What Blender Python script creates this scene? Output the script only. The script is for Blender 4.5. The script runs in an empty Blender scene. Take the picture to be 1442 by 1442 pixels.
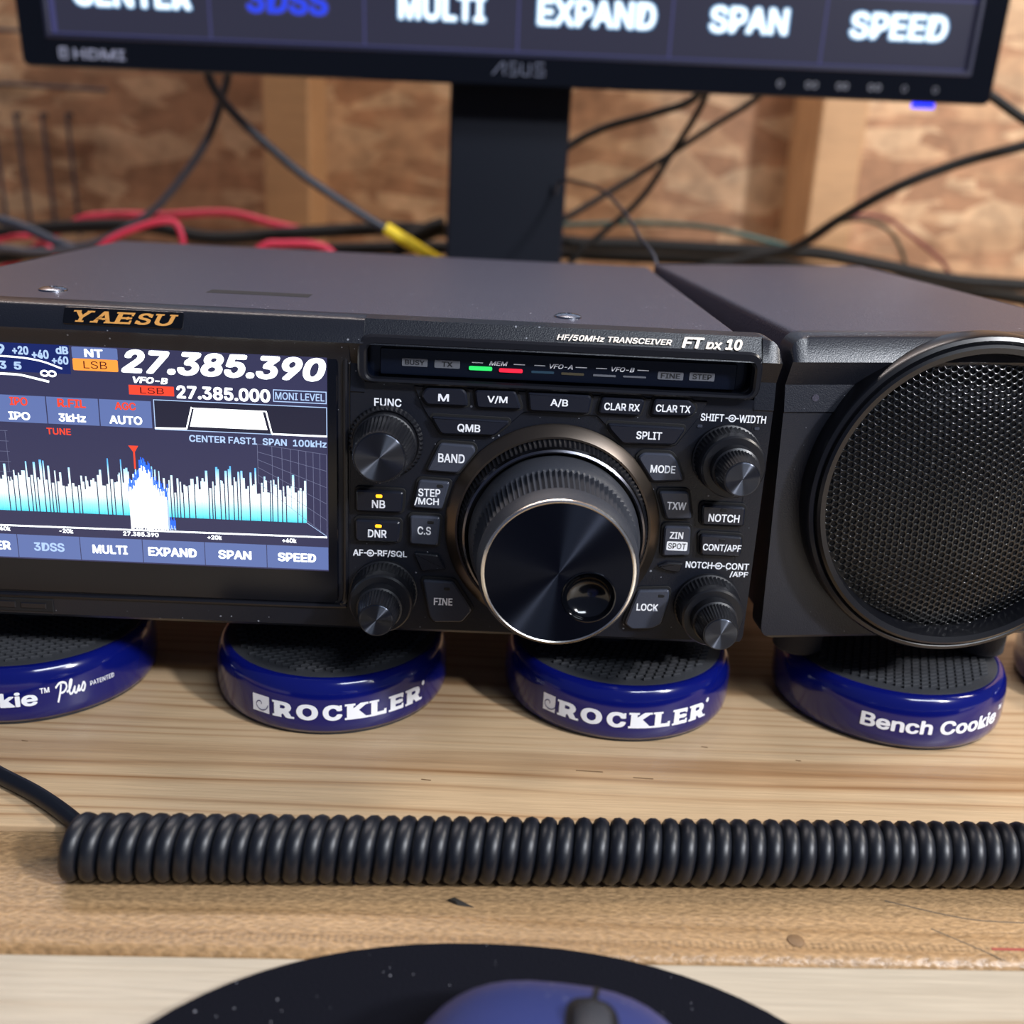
import bpy, bmesh, math, random, os
from mathutils import Vector, Matrix
rnd = random.Random(7)
S = bpy.context.scene
COL = S.collection
PI = math.pi

# ------------------------------------------------------------------ camera
cam = bpy.data.cameras.new('camera'); camo = bpy.data.objects.new('camera', cam); COL.objects.link(camo)
S.camera = camo
cam.sensor_width = 36.0; cam.sensor_fit = 'HORIZONTAL'
cam.lens = 36.0 * 1450 / 1442
cam.clip_start = 0.01; cam.clip_end = 20
RX = Vector((0.99871125, -0.01043998, 0.0496673))      # rows: camera right / down / forward in world axes
RD = Vector((0.04362169, -0.32363929, -0.94517446))
RF = Vector((0.02594189, 0.94612294, -0.3227668))
camo.matrix_world = Matrix(((RX.x, -RD.x, -RF.x, 0.0), (RX.y, -RD.y, -RF.y, -0.2823), (RX.z, -RD.z, -RF.z, 0.1705), (0, 0, 0, 1)))
cam.dof.use_dof = True
cam.dof.focus_distance = 0.288
cam.dof.aperture_fstop = 9.4

# ------------------------------------------------------------------ world, lamps, exposure
w = bpy.data.worlds.new('room_light'); S.world = w; w.use_nodes = True
bg = w.node_tree.nodes['Background']
bg.inputs[0].default_value = (0.50, 0.60, 0.95, 1); bg.inputs[1].default_value = 0.14

def area(name, loc, target, size, power, color, sy=None):
    l = bpy.data.lights.new(name, 'AREA'); l.energy = power; l.color = color; l.size = size
    l.shape = 'DISK'
    if sy: l.shape = 'RECTANGLE'; l.size_y = sy
    o = bpy.data.objects.new(name, l); COL.objects.link(o); o.location = loc
    d = Vector(target) - Vector(loc); o.rotation_euler = d.to_track_quat('-Z', 'Y').to_euler()
    return o
area('work_lamp', (0.76, -0.62, 0.68), (0.05, 0.05, 0.06), 0.10, 12.0, (0.97, 0.97, 1.0))
area('ceiling_lamp', (0.70, -1.05, 1.25), (0.1, 0.0, 0.05), 0.9, 17.0, (0.84, 0.91, 1.0), 0.25)
area('wall_fill', (-0.30, 0.53, 1.10), (-0.30, 0.63, 0.0), 1.1, 9.5, (1.0, 0.89, 0.85), 0.06)  # added fill light grazing down the back wall behind the monitor
area('side_fill', (1.0, 0.10, 0.9), (0.2, 0.70, 0.2), 0.25, 9.5, (1.0, 0.92, 0.82))  # added warm fill that brightens the wall towards the right

S.view_settings.view_transform = 'Standard'; S.view_settings.look = 'None'
S.view_settings.gamma = 1.0; S.view_settings.exposure = 0.0; S.view_settings.use_curve_mapping = False

# ------------------------------------------------------------------ materials
def lin(c): return c / 12.92 if c <= 0.04045 else ((c + 0.055) / 1.055) ** 2.4
def C(h): h = h.lstrip('#'); return tuple(lin(int(h[i:i+2], 16) / 255) for i in (0, 2, 4)) + (1,)

def mat(name, col, rough=0.5, metal=0.0, spec=0.5, bump=0.0, bscale=600, dust=0.0, coat=0.0, aniso=0.0, emit=None, es=0.0, det=2):
    m = bpy.data.materials.new(name); m.use_nodes = True
    nt = m.node_tree; b = nt.nodes['Principled BSDF']
    b.inputs['Base Color'].default_value = C(col) if isinstance(col, str) else col
    b.inputs['Roughness'].default_value = rough; b.inputs['Metallic'].default_value = metal
    b.inputs['Specular IOR Level'].default_value = spec
    b.inputs['Coat Weight'].default_value = coat; b.inputs['Coat Roughness'].default_value = 0.05
    if emit: b.inputs['Emission Color'].default_value = C(emit); b.inputs['Emission Strength'].default_value = es
    tc = None
    if bump or dust:
        tc = nt.nodes.new('ShaderNodeTexCoord')
    if bump:
        n = nt.nodes.new('ShaderNodeTexNoise'); n.inputs['Scale'].default_value = bscale; n.inputs['Detail'].default_value = det
        nt.links.new(tc.outputs['Object'], n.inputs['Vector'])
        bp = nt.nodes.new('ShaderNodeBump'); bp.inputs['Strength'].default_value = bump; bp.inputs['Distance'].default_value = 0.001
        nt.links.new(n.outputs['Fac'], bp.inputs['Height']); nt.links.new(bp.outputs['Normal'], b.inputs['Normal'])
    if dust:
        v = nt.nodes.new('ShaderNodeTexVoronoi'); v.inputs['Scale'].default_value = 620; v.inputs['Randomness'].default_value = 1
        nt.links.new(tc.outputs['Object'], v.inputs['Vector'])
        n2 = nt.nodes.new('ShaderNodeTexNoise'); n2.inputs['Scale'].default_value = 45; n2.inputs['Detail'].default_value = 3
        nt.links.new(tc.outputs['Object'], n2.inputs['Vector'])
        sc = nt.nodes.new('ShaderNodeSeparateColor'); nt.links.new(v.outputs['Color'], sc.inputs[0])
        ad = nt.nodes.new('ShaderNodeMath'); ad.operation = 'MULTIPLY'; nt.links.new(sc.outputs[0], ad.inputs[0]); nt.links.new(n2.outputs['Fac'], ad.inputs[1])
        mr = nt.nodes.new('ShaderNodeMapRange'); mr.inputs[1].default_value = 0.34; mr.inputs[2].default_value = 0.62
        mr.inputs[3].default_value = 0.0; mr.inputs[4].default_value = 0.22
        nt.links.new(ad.outputs[0], mr.inputs[0])
        lt = nt.nodes.new('ShaderNodeMath'); lt.operation = 'LESS_THAN'
        nt.links.new(v.outputs['Distance'], lt.inputs[0]); nt.links.new(mr.outputs[0], lt.inputs[1])
        ml = nt.nodes.new('ShaderNodeMath'); ml.operation = 'MULTIPLY'; ml.inputs[1].default_value = dust
        nt.links.new(lt.outputs[0], ml.inputs[0])
        mx = nt.nodes.new('ShaderNodeMix'); mx.data_type = 'RGBA'
        mx.inputs[6].default_value = b.inputs['Base Color'].default_value[:]; mx.inputs[7].default_value = C('#c8ccd8')
        nt.links.new(ml.outputs[0], mx.inputs[0]); nt.links.new(mx.outputs[2], b.inputs['Base Color'])
    if aniso:
        b.inputs['Anisotropic'].default_value = aniso; b.inputs['Anisotropic Rotation'].default_value = 0.25
        t = nt.nodes.new('ShaderNodeTangent'); t.direction_type = 'RADIAL'; t.axis = 'Y'
        nt.links.new(t.outputs[0], b.inputs['Tangent'])
    return m

def emis(name, col, s):
    m = bpy.data.materials.new(name); m.use_nodes = True; nt = m.node_tree
    b = nt.nodes['Principled BSDF']; b.inputs['Base Color'].default_value = (0.004, 0.004, 0.006, 1)
    b.inputs['Roughness'].default_value = 0.25
    b.inputs['Emission Color'].default_value = C(col); b.inputs['Emission Strength'].default_value = s
    return m

def nodes_of(m): return m.node_tree.nodes, m.node_tree.links, m.node_tree.nodes['Principled BSDF']
def ramp(nd, stops):
    r = nd.new('ShaderNodeValToRGB'); e = r.color_ramp.elements
    while len(e) < len(stops): e.new(0.5)
    for k, (p, c) in enumerate(stops): e[k].position = p; e[k].color = C(c)
    return r

def wood(name, pale, mid, dark, sy=150.0, rough=0.5, fuzz=0.0, seed=0.0, late=0.7, ticks=False):
    m = bpy.data.materials.new(name); m.use_nodes = True; nd, lk, b = nodes_of(m)
    tc = nd.new('ShaderNodeTexCoord')
    mp = nd.new('ShaderNodeMapping'); mp.inputs['Location'].default_value = (seed, seed * .3, 0)
    mp.inputs['Scale'].default_value = (1, 1, 1)
    lk.new(tc.outputs['Object'], mp.inputs[0])
    # slow wander of the grain lines
    nw = nd.new('ShaderNodeTexNoise'); nw.inputs['Scale'].default_value = 3.2; nw.inputs['Detail'].default_value = 2
    ms = nd.new('ShaderNodeMapping'); ms.inputs['Scale'].default_value = (1.0, 5.0, 5.0)
    lk.new(mp.outputs[0], ms.inputs[0]); lk.new(ms.outputs[0], nw.inputs['Vector'])
    sep = nd.new('ShaderNodeSeparateXYZ'); lk.new(mp.outputs[0], sep.inputs[0])
    ma = nd.new('ShaderNodeMath'); ma.operation = 'MULTIPLY_ADD'; ma.inputs[1].default_value = 0.022
    lk.new(nw.outputs['Fac'], ma.inputs[0]); lk.new(sep.outputs['Y'], ma.inputs[2])
    # growth rings: jittered saw-tooth along the wandered coordinate
    n1 = nd.new('ShaderNodeTexNoise'); n1.noise_dimensions = '1D'; n1.inputs['Scale'].default_value = 32; n1.inputs['Detail'].default_value = 1
    lk.new(ma.outputs[0], n1.inputs['W'])
    jt = nd.new('ShaderNodeMath'); jt.operation = 'MULTIPLY'; jt.inputs[1].default_value = 4.5; lk.new(n1.outputs['Fac'], jt.inputs[0])
    fq = nd.new('ShaderNodeMath'); fq.operation = 'MULTIPLY_ADD'; fq.inputs[1].default_value = sy; lk.new(ma.outputs[0], fq.inputs[0]); lk.new(jt.outputs[0], fq.inputs[2])
    fr = nd.new('ShaderNodeMath'); fr.operation = 'FRACT'; lk.new(fq.outputs[0], fr.inputs[0])
    r0 = ramp(nd, [(0.0, dark), (0.06, mid), (0.22, pale), (0.62, pale), (0.86, mid), (0.97, dark)])
    lk.new(fr.outputs[0], r0.inputs[0])
    nm = nd.new('ShaderNodeTexNoise'); nm.inputs['Scale'].default_value = 9; nm.inputs['Detail'].default_value = 2
    mm = nd.new('ShaderNodeMapping'); mm.inputs['Scale'].default_value = (0.6, 5, 5); lk.new(mp.outputs[0], mm.inputs[0]); lk.new(mm.outputs[0], nm.inputs['Vector'])
    mk = nd.new('ShaderNodeMapRange'); mk.inputs[1].default_value = 0.35; mk.inputs[2].default_value = 0.65; mk.inputs[3].default_value = 1 - late; mk.inputs[4].default_value = 1.0
    lk.new(nm.outputs['Fac'], mk.inputs[0])
    r1 = nd.new('ShaderNodeMix'); r1.data_type = 'RGBA'; r1.inputs[6].default_value = C(pale)
    lk.new(mk.outputs[0], r1.inputs[0]); lk.new(r0.outputs[0], r1.inputs[7])
    # fibres
    mf = nd.new('ShaderNodeMapping'); mf.inputs['Scale'].default_value = (40, 900, 300)
    lk.new(mp.outputs[0], mf.inputs[0])
    nf = nd.new('ShaderNodeTexNoise'); nf.inputs['Scale'].default_value = 1.0; nf.inputs['Detail'].default_value = 4
    lk.new(mf.outputs[0], nf.inputs['Vector'])
    # blotches
    nb = nd.new('ShaderNodeTexNoise'); nb.inputs['Scale'].default_value = 16; nb.inputs['Detail'].default_value = 3
    lk.new(mp.outputs[0], nb.inputs['Vector'])
    def mul(colsock, facsock, lo, hi, a, bb):
        mr = nd.new('ShaderNodeMapRange'); mr.inputs[1].default_value = lo; mr.inputs[2].default_value = hi
        mr.inputs[3].default_value = a; mr.inputs[4].default_value = bb; lk.new(facsock, mr.inputs[0])
        mx = nd.new('ShaderNodeMix'); mx.data_type = 'RGBA'; mx.blend_type = 'MULTIPLY'; mx.inputs[0].default_value = 1
        lk.new(colsock, mx.inputs[6]); lk.new(mr.outputs[0], mx.inputs[7]); return mx.outputs[2]
    c = mul(r1.outputs[2], nf.outputs['Fac'], 0.3, 0.7, 0.90, 1.06)
    c = mul(c, nb.outputs['Fac'], 0.3, 0.7, 0.88, 1.06)
    h = nf.outputs['Fac']
    if fuzz:
        mz = nd.new('ShaderNodeMapping'); mz.inputs['Scale'].default_value = (500, 1100, 500); mz.inputs['Rotation'].default_value = (0, 0, 0.7)
        lk.new(mp.outputs[0], mz.inputs[0])
        nz = nd.new('ShaderNodeTexNoise'); nz.inputs['Scale'].default_value = 1.0; nz.inputs['Detail'].default_value = 3
        lk.new(mz.outputs[0], nz.inputs['Vector'])
        c = mul(c, nz.outputs['Fac'], 0.3, 0.7, 1 - fuzz, 1 + fuzz * .7)
        h = nz.outputs['Fac']
    if ticks:                                                           # row of planer marks pressed along the front edge
        def mth(op, a, v=None):
            n = nd.new('ShaderNodeMath'); n.operation = op
            (lk.new(a, n.inputs[0]) if not isinstance(a, float) else None)
            if v is not None: (lk.new(v, n.inputs[1]) if not isinstance(v, float) else setattr(n.inputs[1], 'default_value', v))
            return n.outputs[0]
        sk = mth('MULTIPLY', sep.outputs['X'], -0.022); yb = mth('ADD', sep.outputs['Y'], sk)
        yy = mth('ADD', yb, 0.0895 - seed * .3 + seed * .022); d = mth('ABSOLUTE', yy); inside = mth('LESS_THAN', d, 0.0011)
        w1 = mth('SINE', mth('MULTIPLY', sep.outputs['X'], 3900.0)); w2 = mth('GREATER_THAN', w1, 0.25)
        f = mth('MULTIPLY', mth('MULTIPLY', inside, w2), nb.outputs['Fac'])
        c = mul(c, f, 0.25, 0.8, 1.0, 0.62)
    lk.new(c, b.inputs['Base Color'])
    b.inputs['Roughness'].default_value = rough
    bp = nd.new('ShaderNodeBump'); bp.inputs['Strength'].default_value = 0.25 if not fuzz else 0.5; bp.inputs['Distance'].default_value = 0.0008
    lk.new(h, bp.inputs['Height']); lk.new(bp.outputs[0], b.inputs['Normal'])
    return m

def osb(name):
    m = bpy.data.materials.new(name); m.use_nodes = True; nd, lk, b = nodes_of(m)
    tc = nd.new('ShaderNodeTexCoord'); last = None
    for k, (ang, sc) in enumerate(((0.5, (24, 24, 70)), (-0.9, (28, 28, 80)), (1.3, (22, 22, 64)))):
        mp = nd.new('ShaderNodeMapping'); mp.inputs['Rotation'].default_value = (0, ang, 0); mp.inputs['Scale'].default_value = sc
        mp.inputs['Location'].default_value = (k * 3.1, 0, k * 1.7)
        lk.new(tc.outputs['Object'], mp.inputs[0])
        v = nd.new('ShaderNodeTexVoronoi'); v.inputs['Scale'].default_value = 1.0; lk.new(mp.outputs[0], v.inputs['Vector'])
        s = nd.new('ShaderNodeSeparateColor'); lk.new(v.outputs['Color'], s.inputs[0])
        r = ramp(nd, [(0.0, '#9c7455'), (0.35, '#ad8261'), (0.62, '#bb936f'), (1.0, '#cfae8a')])
        lk.new(s.outputs[0], r.inputs[0])
        if last is None: last = r.outputs[0]
        else:
            gt = nd.new('ShaderNodeMath'); gt.operation = 'GREATER_THAN'; gt.inputs[1].default_value = 0.55; lk.new(s.outputs[1], gt.inputs[0])
            mx = nd.new('ShaderNodeMix'); mx.data_type = 'RGBA'; lk.new(gt.outputs[0], mx.inputs[0]); lk.new(last, mx.inputs[6]); lk.new(r.outputs[0], mx.inputs[7])
            last = mx.outputs[2]
    nb = nd.new('ShaderNodeTexNoise'); nb.inputs['Scale'].default_value = 60; nb.inputs['Detail'].default_value = 4; lk.new(tc.outputs['Object'], nb.inputs['Vector'])
    mr = nd.new('ShaderNodeMapRange'); mr.inputs[1].default_value = .3; mr.inputs[2].default_value = .7; mr.inputs[3].default_value = .72; mr.inputs[4].default_value = 1.18; lk.new(nb.outputs['Fac'], mr.inputs[0])
    mx = nd.new('ShaderNodeMix'); mx.data_type = 'RGBA'; mx.blend_type = 'MULTIPLY'; mx.inputs[0].default_value = 1; lk.new(last, mx.inputs[6]); lk.new(mr.outputs[0], mx.inputs[7])
    lk.new(mx.outputs[2], b.inputs['Base Color']); b.inputs['Roughness'].default_value = 0.65
    return m

M = {}
M['case'] = mat('case_paint', '#3d3b49', 0.42, spec=0.5, bump=0.22, bscale=1500, dust=0.5)
M['panel'] = mat('panel_plastic', '#13161f', 0.33, bump=0.10, bscale=2500, dust=0.35)
M['gap'] = mat('shadow_gap', '#050509', 0.7)
M['rim'] = mat('rim_plastic', '#14151b', 0.28)
M['gloss'] = mat('gloss_black', '#05060a', 0.12, coat=0.3)
M['glass'] = mat('display_border', '#080a12', 0.16)
M['btn'] = mat('button_rubber', '#171a25', 0.28, bump=0.05, bscale=2500)
M['btn_grey'] = mat('button_grey', '#3a3e4a', 0.26, bump=0.06, bscale=2500)
M['white'] = mat('white_print_glow', '#f0f2f6', 0.5, emit='#dfe6ff', es=0.05)  # slight glow added to the lettering, which is plain print
M['dark_print'] = mat('dark_print', '#14161c', 0.6)
M['gold'] = mat('gold_print', '#e0a154', 0.4, metal=0.2)
M['cream'] = mat('cream_print', '#fff1e2', 0.5)
M['knob'] = mat('knob_black', '#15161b', 0.36)
M['knob_grey'] = mat('knob_rubber', '#2b2e36', 0.5, bump=0.15, bscale=3000)
M['spun'] = mat('spun_metal', '#565b66', 0.36, metal=1.0, aniso=1.0)
M['spun_big'] = mat('spun_dial_face', '#2a2e38', 0.33, metal=1.0, aniso=1.0)
M['goldrim'] = mat('polished_rim', '#ece8e0', 0.22, metal=1.0)
M['bronze'] = mat('ring_metal', '#5d544c', 0.28, metal=0.9)
M['chrome'] = mat('chrome', '#c9ccd4', 0.12, metal=1.0)
M['screw'] = mat('screw_metal', '#8d919c', 0.25, metal=1.0)
M['win'] = mat('status_window', '#0a0f1c', 0.15)
M['legend'] = mat('unlit_legend', '#63666e', 0.4)
M['legend_blue'] = mat('unlit_blue_bar', '#2a4456', 0.3)
M['legend_olive'] = mat('unlit_amber_bar', '#4a4434', 0.3)
M['led_green'] = emis('green_led', '#2fe06a', 1.3)
M['led_red'] = emis('red_led', '#ff2440', 1.3)
M['led_amber'] = emis('amber_led', '#ffac1e', 2.2)
M['led_blue'] = emis('blue_led', '#1c2cff', 2.6)
M['puck'] = mat('blue_plastic', '#081160', 0.14, coat=0.4, spec=0.5)
M['rubber'] = mat('black_rubber', '#2b2d32', 0.75, bump=0.2, bscale=1500)
M['cord'] = mat('cord_rubber', '#0e121b', 0.42, bump=0.03, bscale=900)
M['cable'] = mat('cable_black', '#060709', 0.6, spec=0.3)
M['cable_grey'] = mat('cable_grey', '#3a3b44', 0.5)
M['cable_navy'] = mat('cable_navy', '#1c2536', 0.5)
M['red'] = mat('cable_red', '#c42a48', 0.45)
M['dark_red'] = mat('cable_dark_red', '#6a2326', 0.5)
M['green'] = mat('cable_green', '#2f3527', 0.5)
M['teal'] = mat('cable_teal', '#2e5a58', 0.5)
M['yellow'] = mat('yellow_sleeve', '#f0d21e', 0.5)
M['pad'] = mat('pad_cloth', '#090b15', 0.95, spec=0.15, bump=0.4, bscale=1600, dust=0.45)
M['mouse'] = mat('mouse_blue', '#323c72', 0.38, bump=0.05, bscale=1500, dust=0.3)
M['mouse_dark'] = mat('mouse_dark', '#17181e', 0.5)
M['wheel'] = mat('wheel_rubber', '#2e3138', 0.6)
M['mon'] = mat('monitor_gloss', '#06080f', 0.12, coat=0.3)
M['mon_matt'] = mat('monitor_matt', '#09101d', 0.55, spec=0.25)
M['mon_lip'] = mat('monitor_inner_lip', '#23253a', 0.35)
M['logo'] = mat('logo_silver', '#8f94a8', 0.3, metal=0.6)
M['logo_dim'] = mat('logo_grey', '#9296ac', 0.4)
M['icon'] = mat('icon_grey', '#63656f', 0.4)
M['edge'] = mat('polished_edge', '#74747c', 0.22, metal=1.0)
M['mesh'] = mat('grille_metal', '#060709', 0.2, metal=0.0, spec=0.6)
M['spk_black'] = mat('speaker_ring', '#0d0e13', 0.28)
M['cone'] = mat('speaker_cone', '#050507', 0.5, spec=0.3)
M['spk'] = mat('speaker_paint', '#1e2028', 0.32, bump=0.12, bscale=2500, dust=0.3)
M['back_board'] = wood('pine_back', '#c6a985', '#b6946f', '#956f4b', sy=125, rough=0.36, seed=1.3, late=.75)
M['mid_board'] = wood('pine_worn', '#aa8a64', '#a0805a', '#94744f', sy=30, rough=0.36, fuzz=0.34, seed=4.1, late=.35, ticks=True)
M['front_board'] = wood('pine_pale', '#b9ae9b', '#b0a28c', '#978269', sy=70, rough=0.40, seed=7.7, late=.9)
M['stud'] = wood('stud_pine', '#bd946a', '#b0855a', '#966d48', sy=120, rough=0.6, seed=2.2)
M['osb'] = osb('osb_board')
M['knot'] = mat('knot_brown', '#7c6144', 0.6, bump=0.2, bscale=800)
M['chip'] = mat('dark_chip', '#1c1712', 0.7)
M['scr_bg'] = emis('screen_ground', '#3b3b5e', 0.9)
M['scr_bg2'] = emis('screen_dark', '#28283e', 0.85)
M['scr_key'] = emis('screen_key', '#6f84c4', 0.85)
M['scr_white'] = emis('screen_white', '#f4fbff', 2.6)
M['scr_pale'] = emis('screen_pale', '#b8d4ff', 1.1)
M['scr_red'] = emis('screen_red', '#ff4a30', 1.1)
M['scr_orange'] = emis('screen_orange', '#ff9a3c', 1.3)
M['scr_blue'] = emis('screen_blue', '#2a6cff', 1.3)
M['scr_ink'] = emis('screen_ink', '#5a1008', 0.7)
M['scr_navy'] = emis('screen_navy', '#14266e', 0.9)
M['scr_grid'] = emis('screen_grid', '#8d92b8', 0.7)
M['mon_key'] = emis('monitor_key', '#37374a', 0.75)
M['mon_key_gap'] = emis('monitor_key_gap', '#2a2a3a', 0.9)
M['mon_bg'] = emis('monitor_ground', '#3a3a62', 1.3)
M['mon_text'] = emis('monitor_text', '#e6f6ff', 1.7)
M['mon_glow'] = emis('monitor_text_edge', '#7fb4e8', 1.0)
M['mon_blue'] = emis('monitor_blue_text', '#2a44ee', 1.1)
def spectrum_mat():
    m = emis('screen_spectrum', '#ffffff', 1.6); nd, lk, b = nodes_of(m)
    tc = nd.new('ShaderNodeTexCoord'); sp = nd.new('ShaderNodeSeparateXYZ'); lk.new(tc.outputs['Object'], sp.inputs[0])
    mr = nd.new('ShaderNodeMapRange'); mr.inputs[1].default_value = 0.0685 - .020; mr.inputs[2].default_value = 0.0875 - .020
    lk.new(sp.outputs['Z'], mr.inputs[0])
    r = ramp(nd, [(0.0, '#49c4dc'), (0.14, '#8fe6f4'), (0.35, '#f2ffff'), (0.62, '#cfefff'), (0.8, '#5ab0ee'), (1.0, '#2d6ed8')])
    lk.new(mr.outputs[0], r.inputs[0]); lk.new(r.outputs[0], b.inputs['Emission Color']); return m
M['scr_spec'] = spectrum_mat()

# ------------------------------------------------------------------ mesh helpers (millimetres in, metres out)
class MB:
    def __init__(s, xf=None): s.v = []; s.f = []; s.m = []; s.xf = xf
    def add(s, vs, fs, mi=0):
        o = len(s.v)
        s.v += [s.xf(*p) for p in vs] if s.xf else [tuple(p) for p in vs]
        s.f += [tuple(i + o for i in f) for f in fs]; s.m += [mi] * len(fs)
    def build(s, name, mats, parent=None, ang=35, recalc=True):
        if not isinstance(mats, (list, tuple)): mats = [mats]
        org = ORG.get(parent.name, (0, 0, 0)) if parent else (0, 0, 0)
        me = bpy.data.meshes.new(name)
        me.from_pydata([((x - org[0]) * .001, (y - org[1]) * .001, (z - org[2]) * .001) for x, y, z in s.v], [], s.f)
        for m in mats: me.materials.append(m if not isinstance(m, str) else M[m])
        me.polygons.foreach_set('material_index', s.m)
        if recalc:
            b = bmesh.new(); b.from_mesh(me); bmesh.ops.recalc_face_normals(b, faces=b.faces); b.to_mesh(me); b.free()
        me.polygons.foreach_set('use_smooth', [True] * len(me.polygons))
        me.set_sharp_from_angle(angle=math.radians(ang))
        o = bpy.data.objects.new(name, me); COL.objects.link(o)
        if parent: o.parent = parent; ORG[o.name] = org
        return o
ORG = {}
def thing(name, loc, label, cat, group=None):
    o = bpy.data.objects.new(name, None); COL.objects.link(o); o.location = [c * .001 for c in loc]
    o.empty_display_size = 0.02; ORG[o.name] = loc
    return tag(o, label, cat, group)
def tag(o, label, cat, group=None):
    o['label'] = label; o['category'] = cat
    if group: o['group'] = group
    return o
def solo(mb, name, mats, loc, label, cat, group=None, ang=35):      # a thing that is one mesh, origin at its base
    mb.v = [(x - loc[0], y - loc[1], z - loc[2]) for x, y, z in mb.v]
    o = mb.build(name, mats, ang=ang); o.location = [c * .001 for c in loc]
    return tag(o, label, cat, group)

def ccw(p):
    a = sum(p[i][0] * p[(i + 1) % len(p)][1] - p[(i + 1) % len(p)][0] * p[i][1] for i in range(len(p)))
    return p if a > 0 else p[::-1]
def inset(p, d):
    n = len(p); out = []
    for i in range(n):
        a, b, c = Vector(p[i - 1]), Vector(p[i]), Vector(p[(i + 1) % n])
        e1 = (b - a); e2 = (c - b)
        if e1.length < 1e-6 or e2.length < 1e-6: out.append(tuple(b)); continue
        e1.normalize(); e2.normalize()
        n1 = Vector((-e1.y, e1.x)); n2 = Vector((-e2.y, e2.x)); k = n1 + n2
        k = k / max(0.35, (1 + n1.dot(n2)))
        out.append((b.x + k.x * d, b.y + k.y * d))
    return out
def rpoly(p, r, seg=3):
    p = ccw(list(p)); n = len(p); out = []
    for i in range(n):
        a, b, c = Vector(p[i - 1]), Vector(p[i]), Vector(p[(i + 1) % n])
        u = (a - b); v = (c - b); q = min(r, u.length * .45, v.length * .45)
        u.normalize(); v.normalize(); s0 = b + u * q; s1 = b + v * q
        for k in range(seg + 1):
            t = k / seg; pt = s0 * (1 - t) ** 2 + b * 2 * t * (1 - t) + s1 * t * t; out.append((pt.x, pt.y))
    return out
def rect(x0, z0, x1, z1): return [(x0, z0), (x1, z0), (x1, z1), (x0, z1)]
def prism(mb, poly, y0, y1, bev=0.0, mi=0, mi_side=None, backcap=True):
    poly = ccw(list(poly)); n = len(poly); sgn = -1 if y1 < y0 else 1
    loops = [[(x, y0, z) for x, z in poly]]
    if bev: loops.append([(x, y1 - sgn * bev, z) for x, z in poly]); loops.append([(x, y1, z) for x, z in inset(poly, bev)])
    else: loops.append([(x, y1, z) for x, z in poly])
    vs = [p for l in loops for p in l]; L = len(loops)
    sides = [(k * n + i, k * n + (i + 1) % n, (k + 1) * n + (i + 1) % n, (k + 1) * n + i) for k in range(L - 1) for i in range(n)]
    mb.add(vs, sides + ([tuple(range(n))[::-1]] if backcap else []) + [tuple((L - 1) * n + i for i in range(n))], mi)
def zprism(mb, poly, z0, z1, bev=0.0, mi=0):                         # polygon in x/y raised along z
    t = MB(); prism(t, poly, z0, z1, bev, 0)
    mb.add([(x, z, y) for x, y, z in t.v], t.f, mi)
def ringprism(mb, outer, inner, y0, y1, bev=0.4, mi=0):
    outer = ccw(outer); inner = ccw(inner); n = len(outer); assert len(inner) == n
    sgn = -1 if y1 < y0 else 1
    o2 = inset(outer, bev); i2 = inset(inner, -bev)
    L = [[(x, y0, z) for x, z in outer], [(x, y1 - sgn * bev, z) for x, z in outer], [(x, y1, z) for x, z in o2],
         [(x, y1, z) for x, z in i2], [(x, y1 - sgn * bev, z) for x, z in inner], [(x, y0, z) for x, z in inner]]
    vs = [p for l in L for p in l]
    mb.add(vs, [(k * n + i, k * n + (i + 1) % n, ((k + 1) % 6) * n + (i + 1) % n, ((k + 1) % 6) * n + i) for k in range(6) for i in range(n)], mi)
def flat(mb, poly, y, mi=0): mb.add([(x, y, z) for x, z in poly], [tuple(range(len(poly)))], mi)
def box(mb, x0, x1, y0, y1, z0, z1, bev=0.0, mi=0): prism(mb, rect(x0, z0, x1, z1), y1, y0, bev, mi)
def lathe(mb, prof, cx, cz, seg=64, ribs=(), depth=0.3, mi=0, mis=None, close=True):   # axis along y; ribs = profile indices with knurling
    vs = []; fs = []; ms = []; n = len(prof)
    for j, (r, y) in enumerate(prof):
        for i in range(seg):
            a = 2 * PI * i / seg; rr = r - (depth if (j in ribs and i % 2) else 0)
            vs.append((cx + rr * math.cos(a), y, cz + rr * math.sin(a)))
    for j in range(n - 1):
        for i in range(seg): fs.append((j * seg + i, j * seg + (i + 1) % seg, (j + 1) * seg + (i + 1) % seg, (j + 1) * seg + i)); ms.append(mis[j] if mis else mi)
    if close:
        fs.append(tuple(range(seg))); ms.append(mis[0] if mis else mi)
        fs.append(tuple((n - 1) * seg + i for i in range(seg))[::-1]); ms.append(mis[-1] if mis else mi)
    o = len(mb.v); mb.add(vs, fs); mb.m[-len(fs):] = ms
def zlathe(mb, prof, cx, cy, seg=64, mi=0, mis=None):                 # axis along z, prof (r, z)
    t = MB(); lathe(t, prof, cx, cy, seg, mis=mis, mi=mi)
    o = len(mb.f); mb.add([(x, z, y) for x, y, z in t.v], t.f); mb.m[o:] = t.m
def smooth_path(pts, k=8):
    P = [Vector(p) for p in pts]; P = [P[0] * 2 - P[1]] + P + [P[-1] * 2 - P[-2]]; out = []
    for i in range(1, len(P) - 2):
        a, b, c, d = P[i - 1:i + 3]
        for j in range(k):
            t = j / k; out.append(0.5 * ((2 * b) + (c - a) * t + (2 * a - 5 * b + 4 * c - d) * t * t + (3 * b - a - 3 * c + d) * t ** 3))
    out.append(P[-2]); return out
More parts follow.
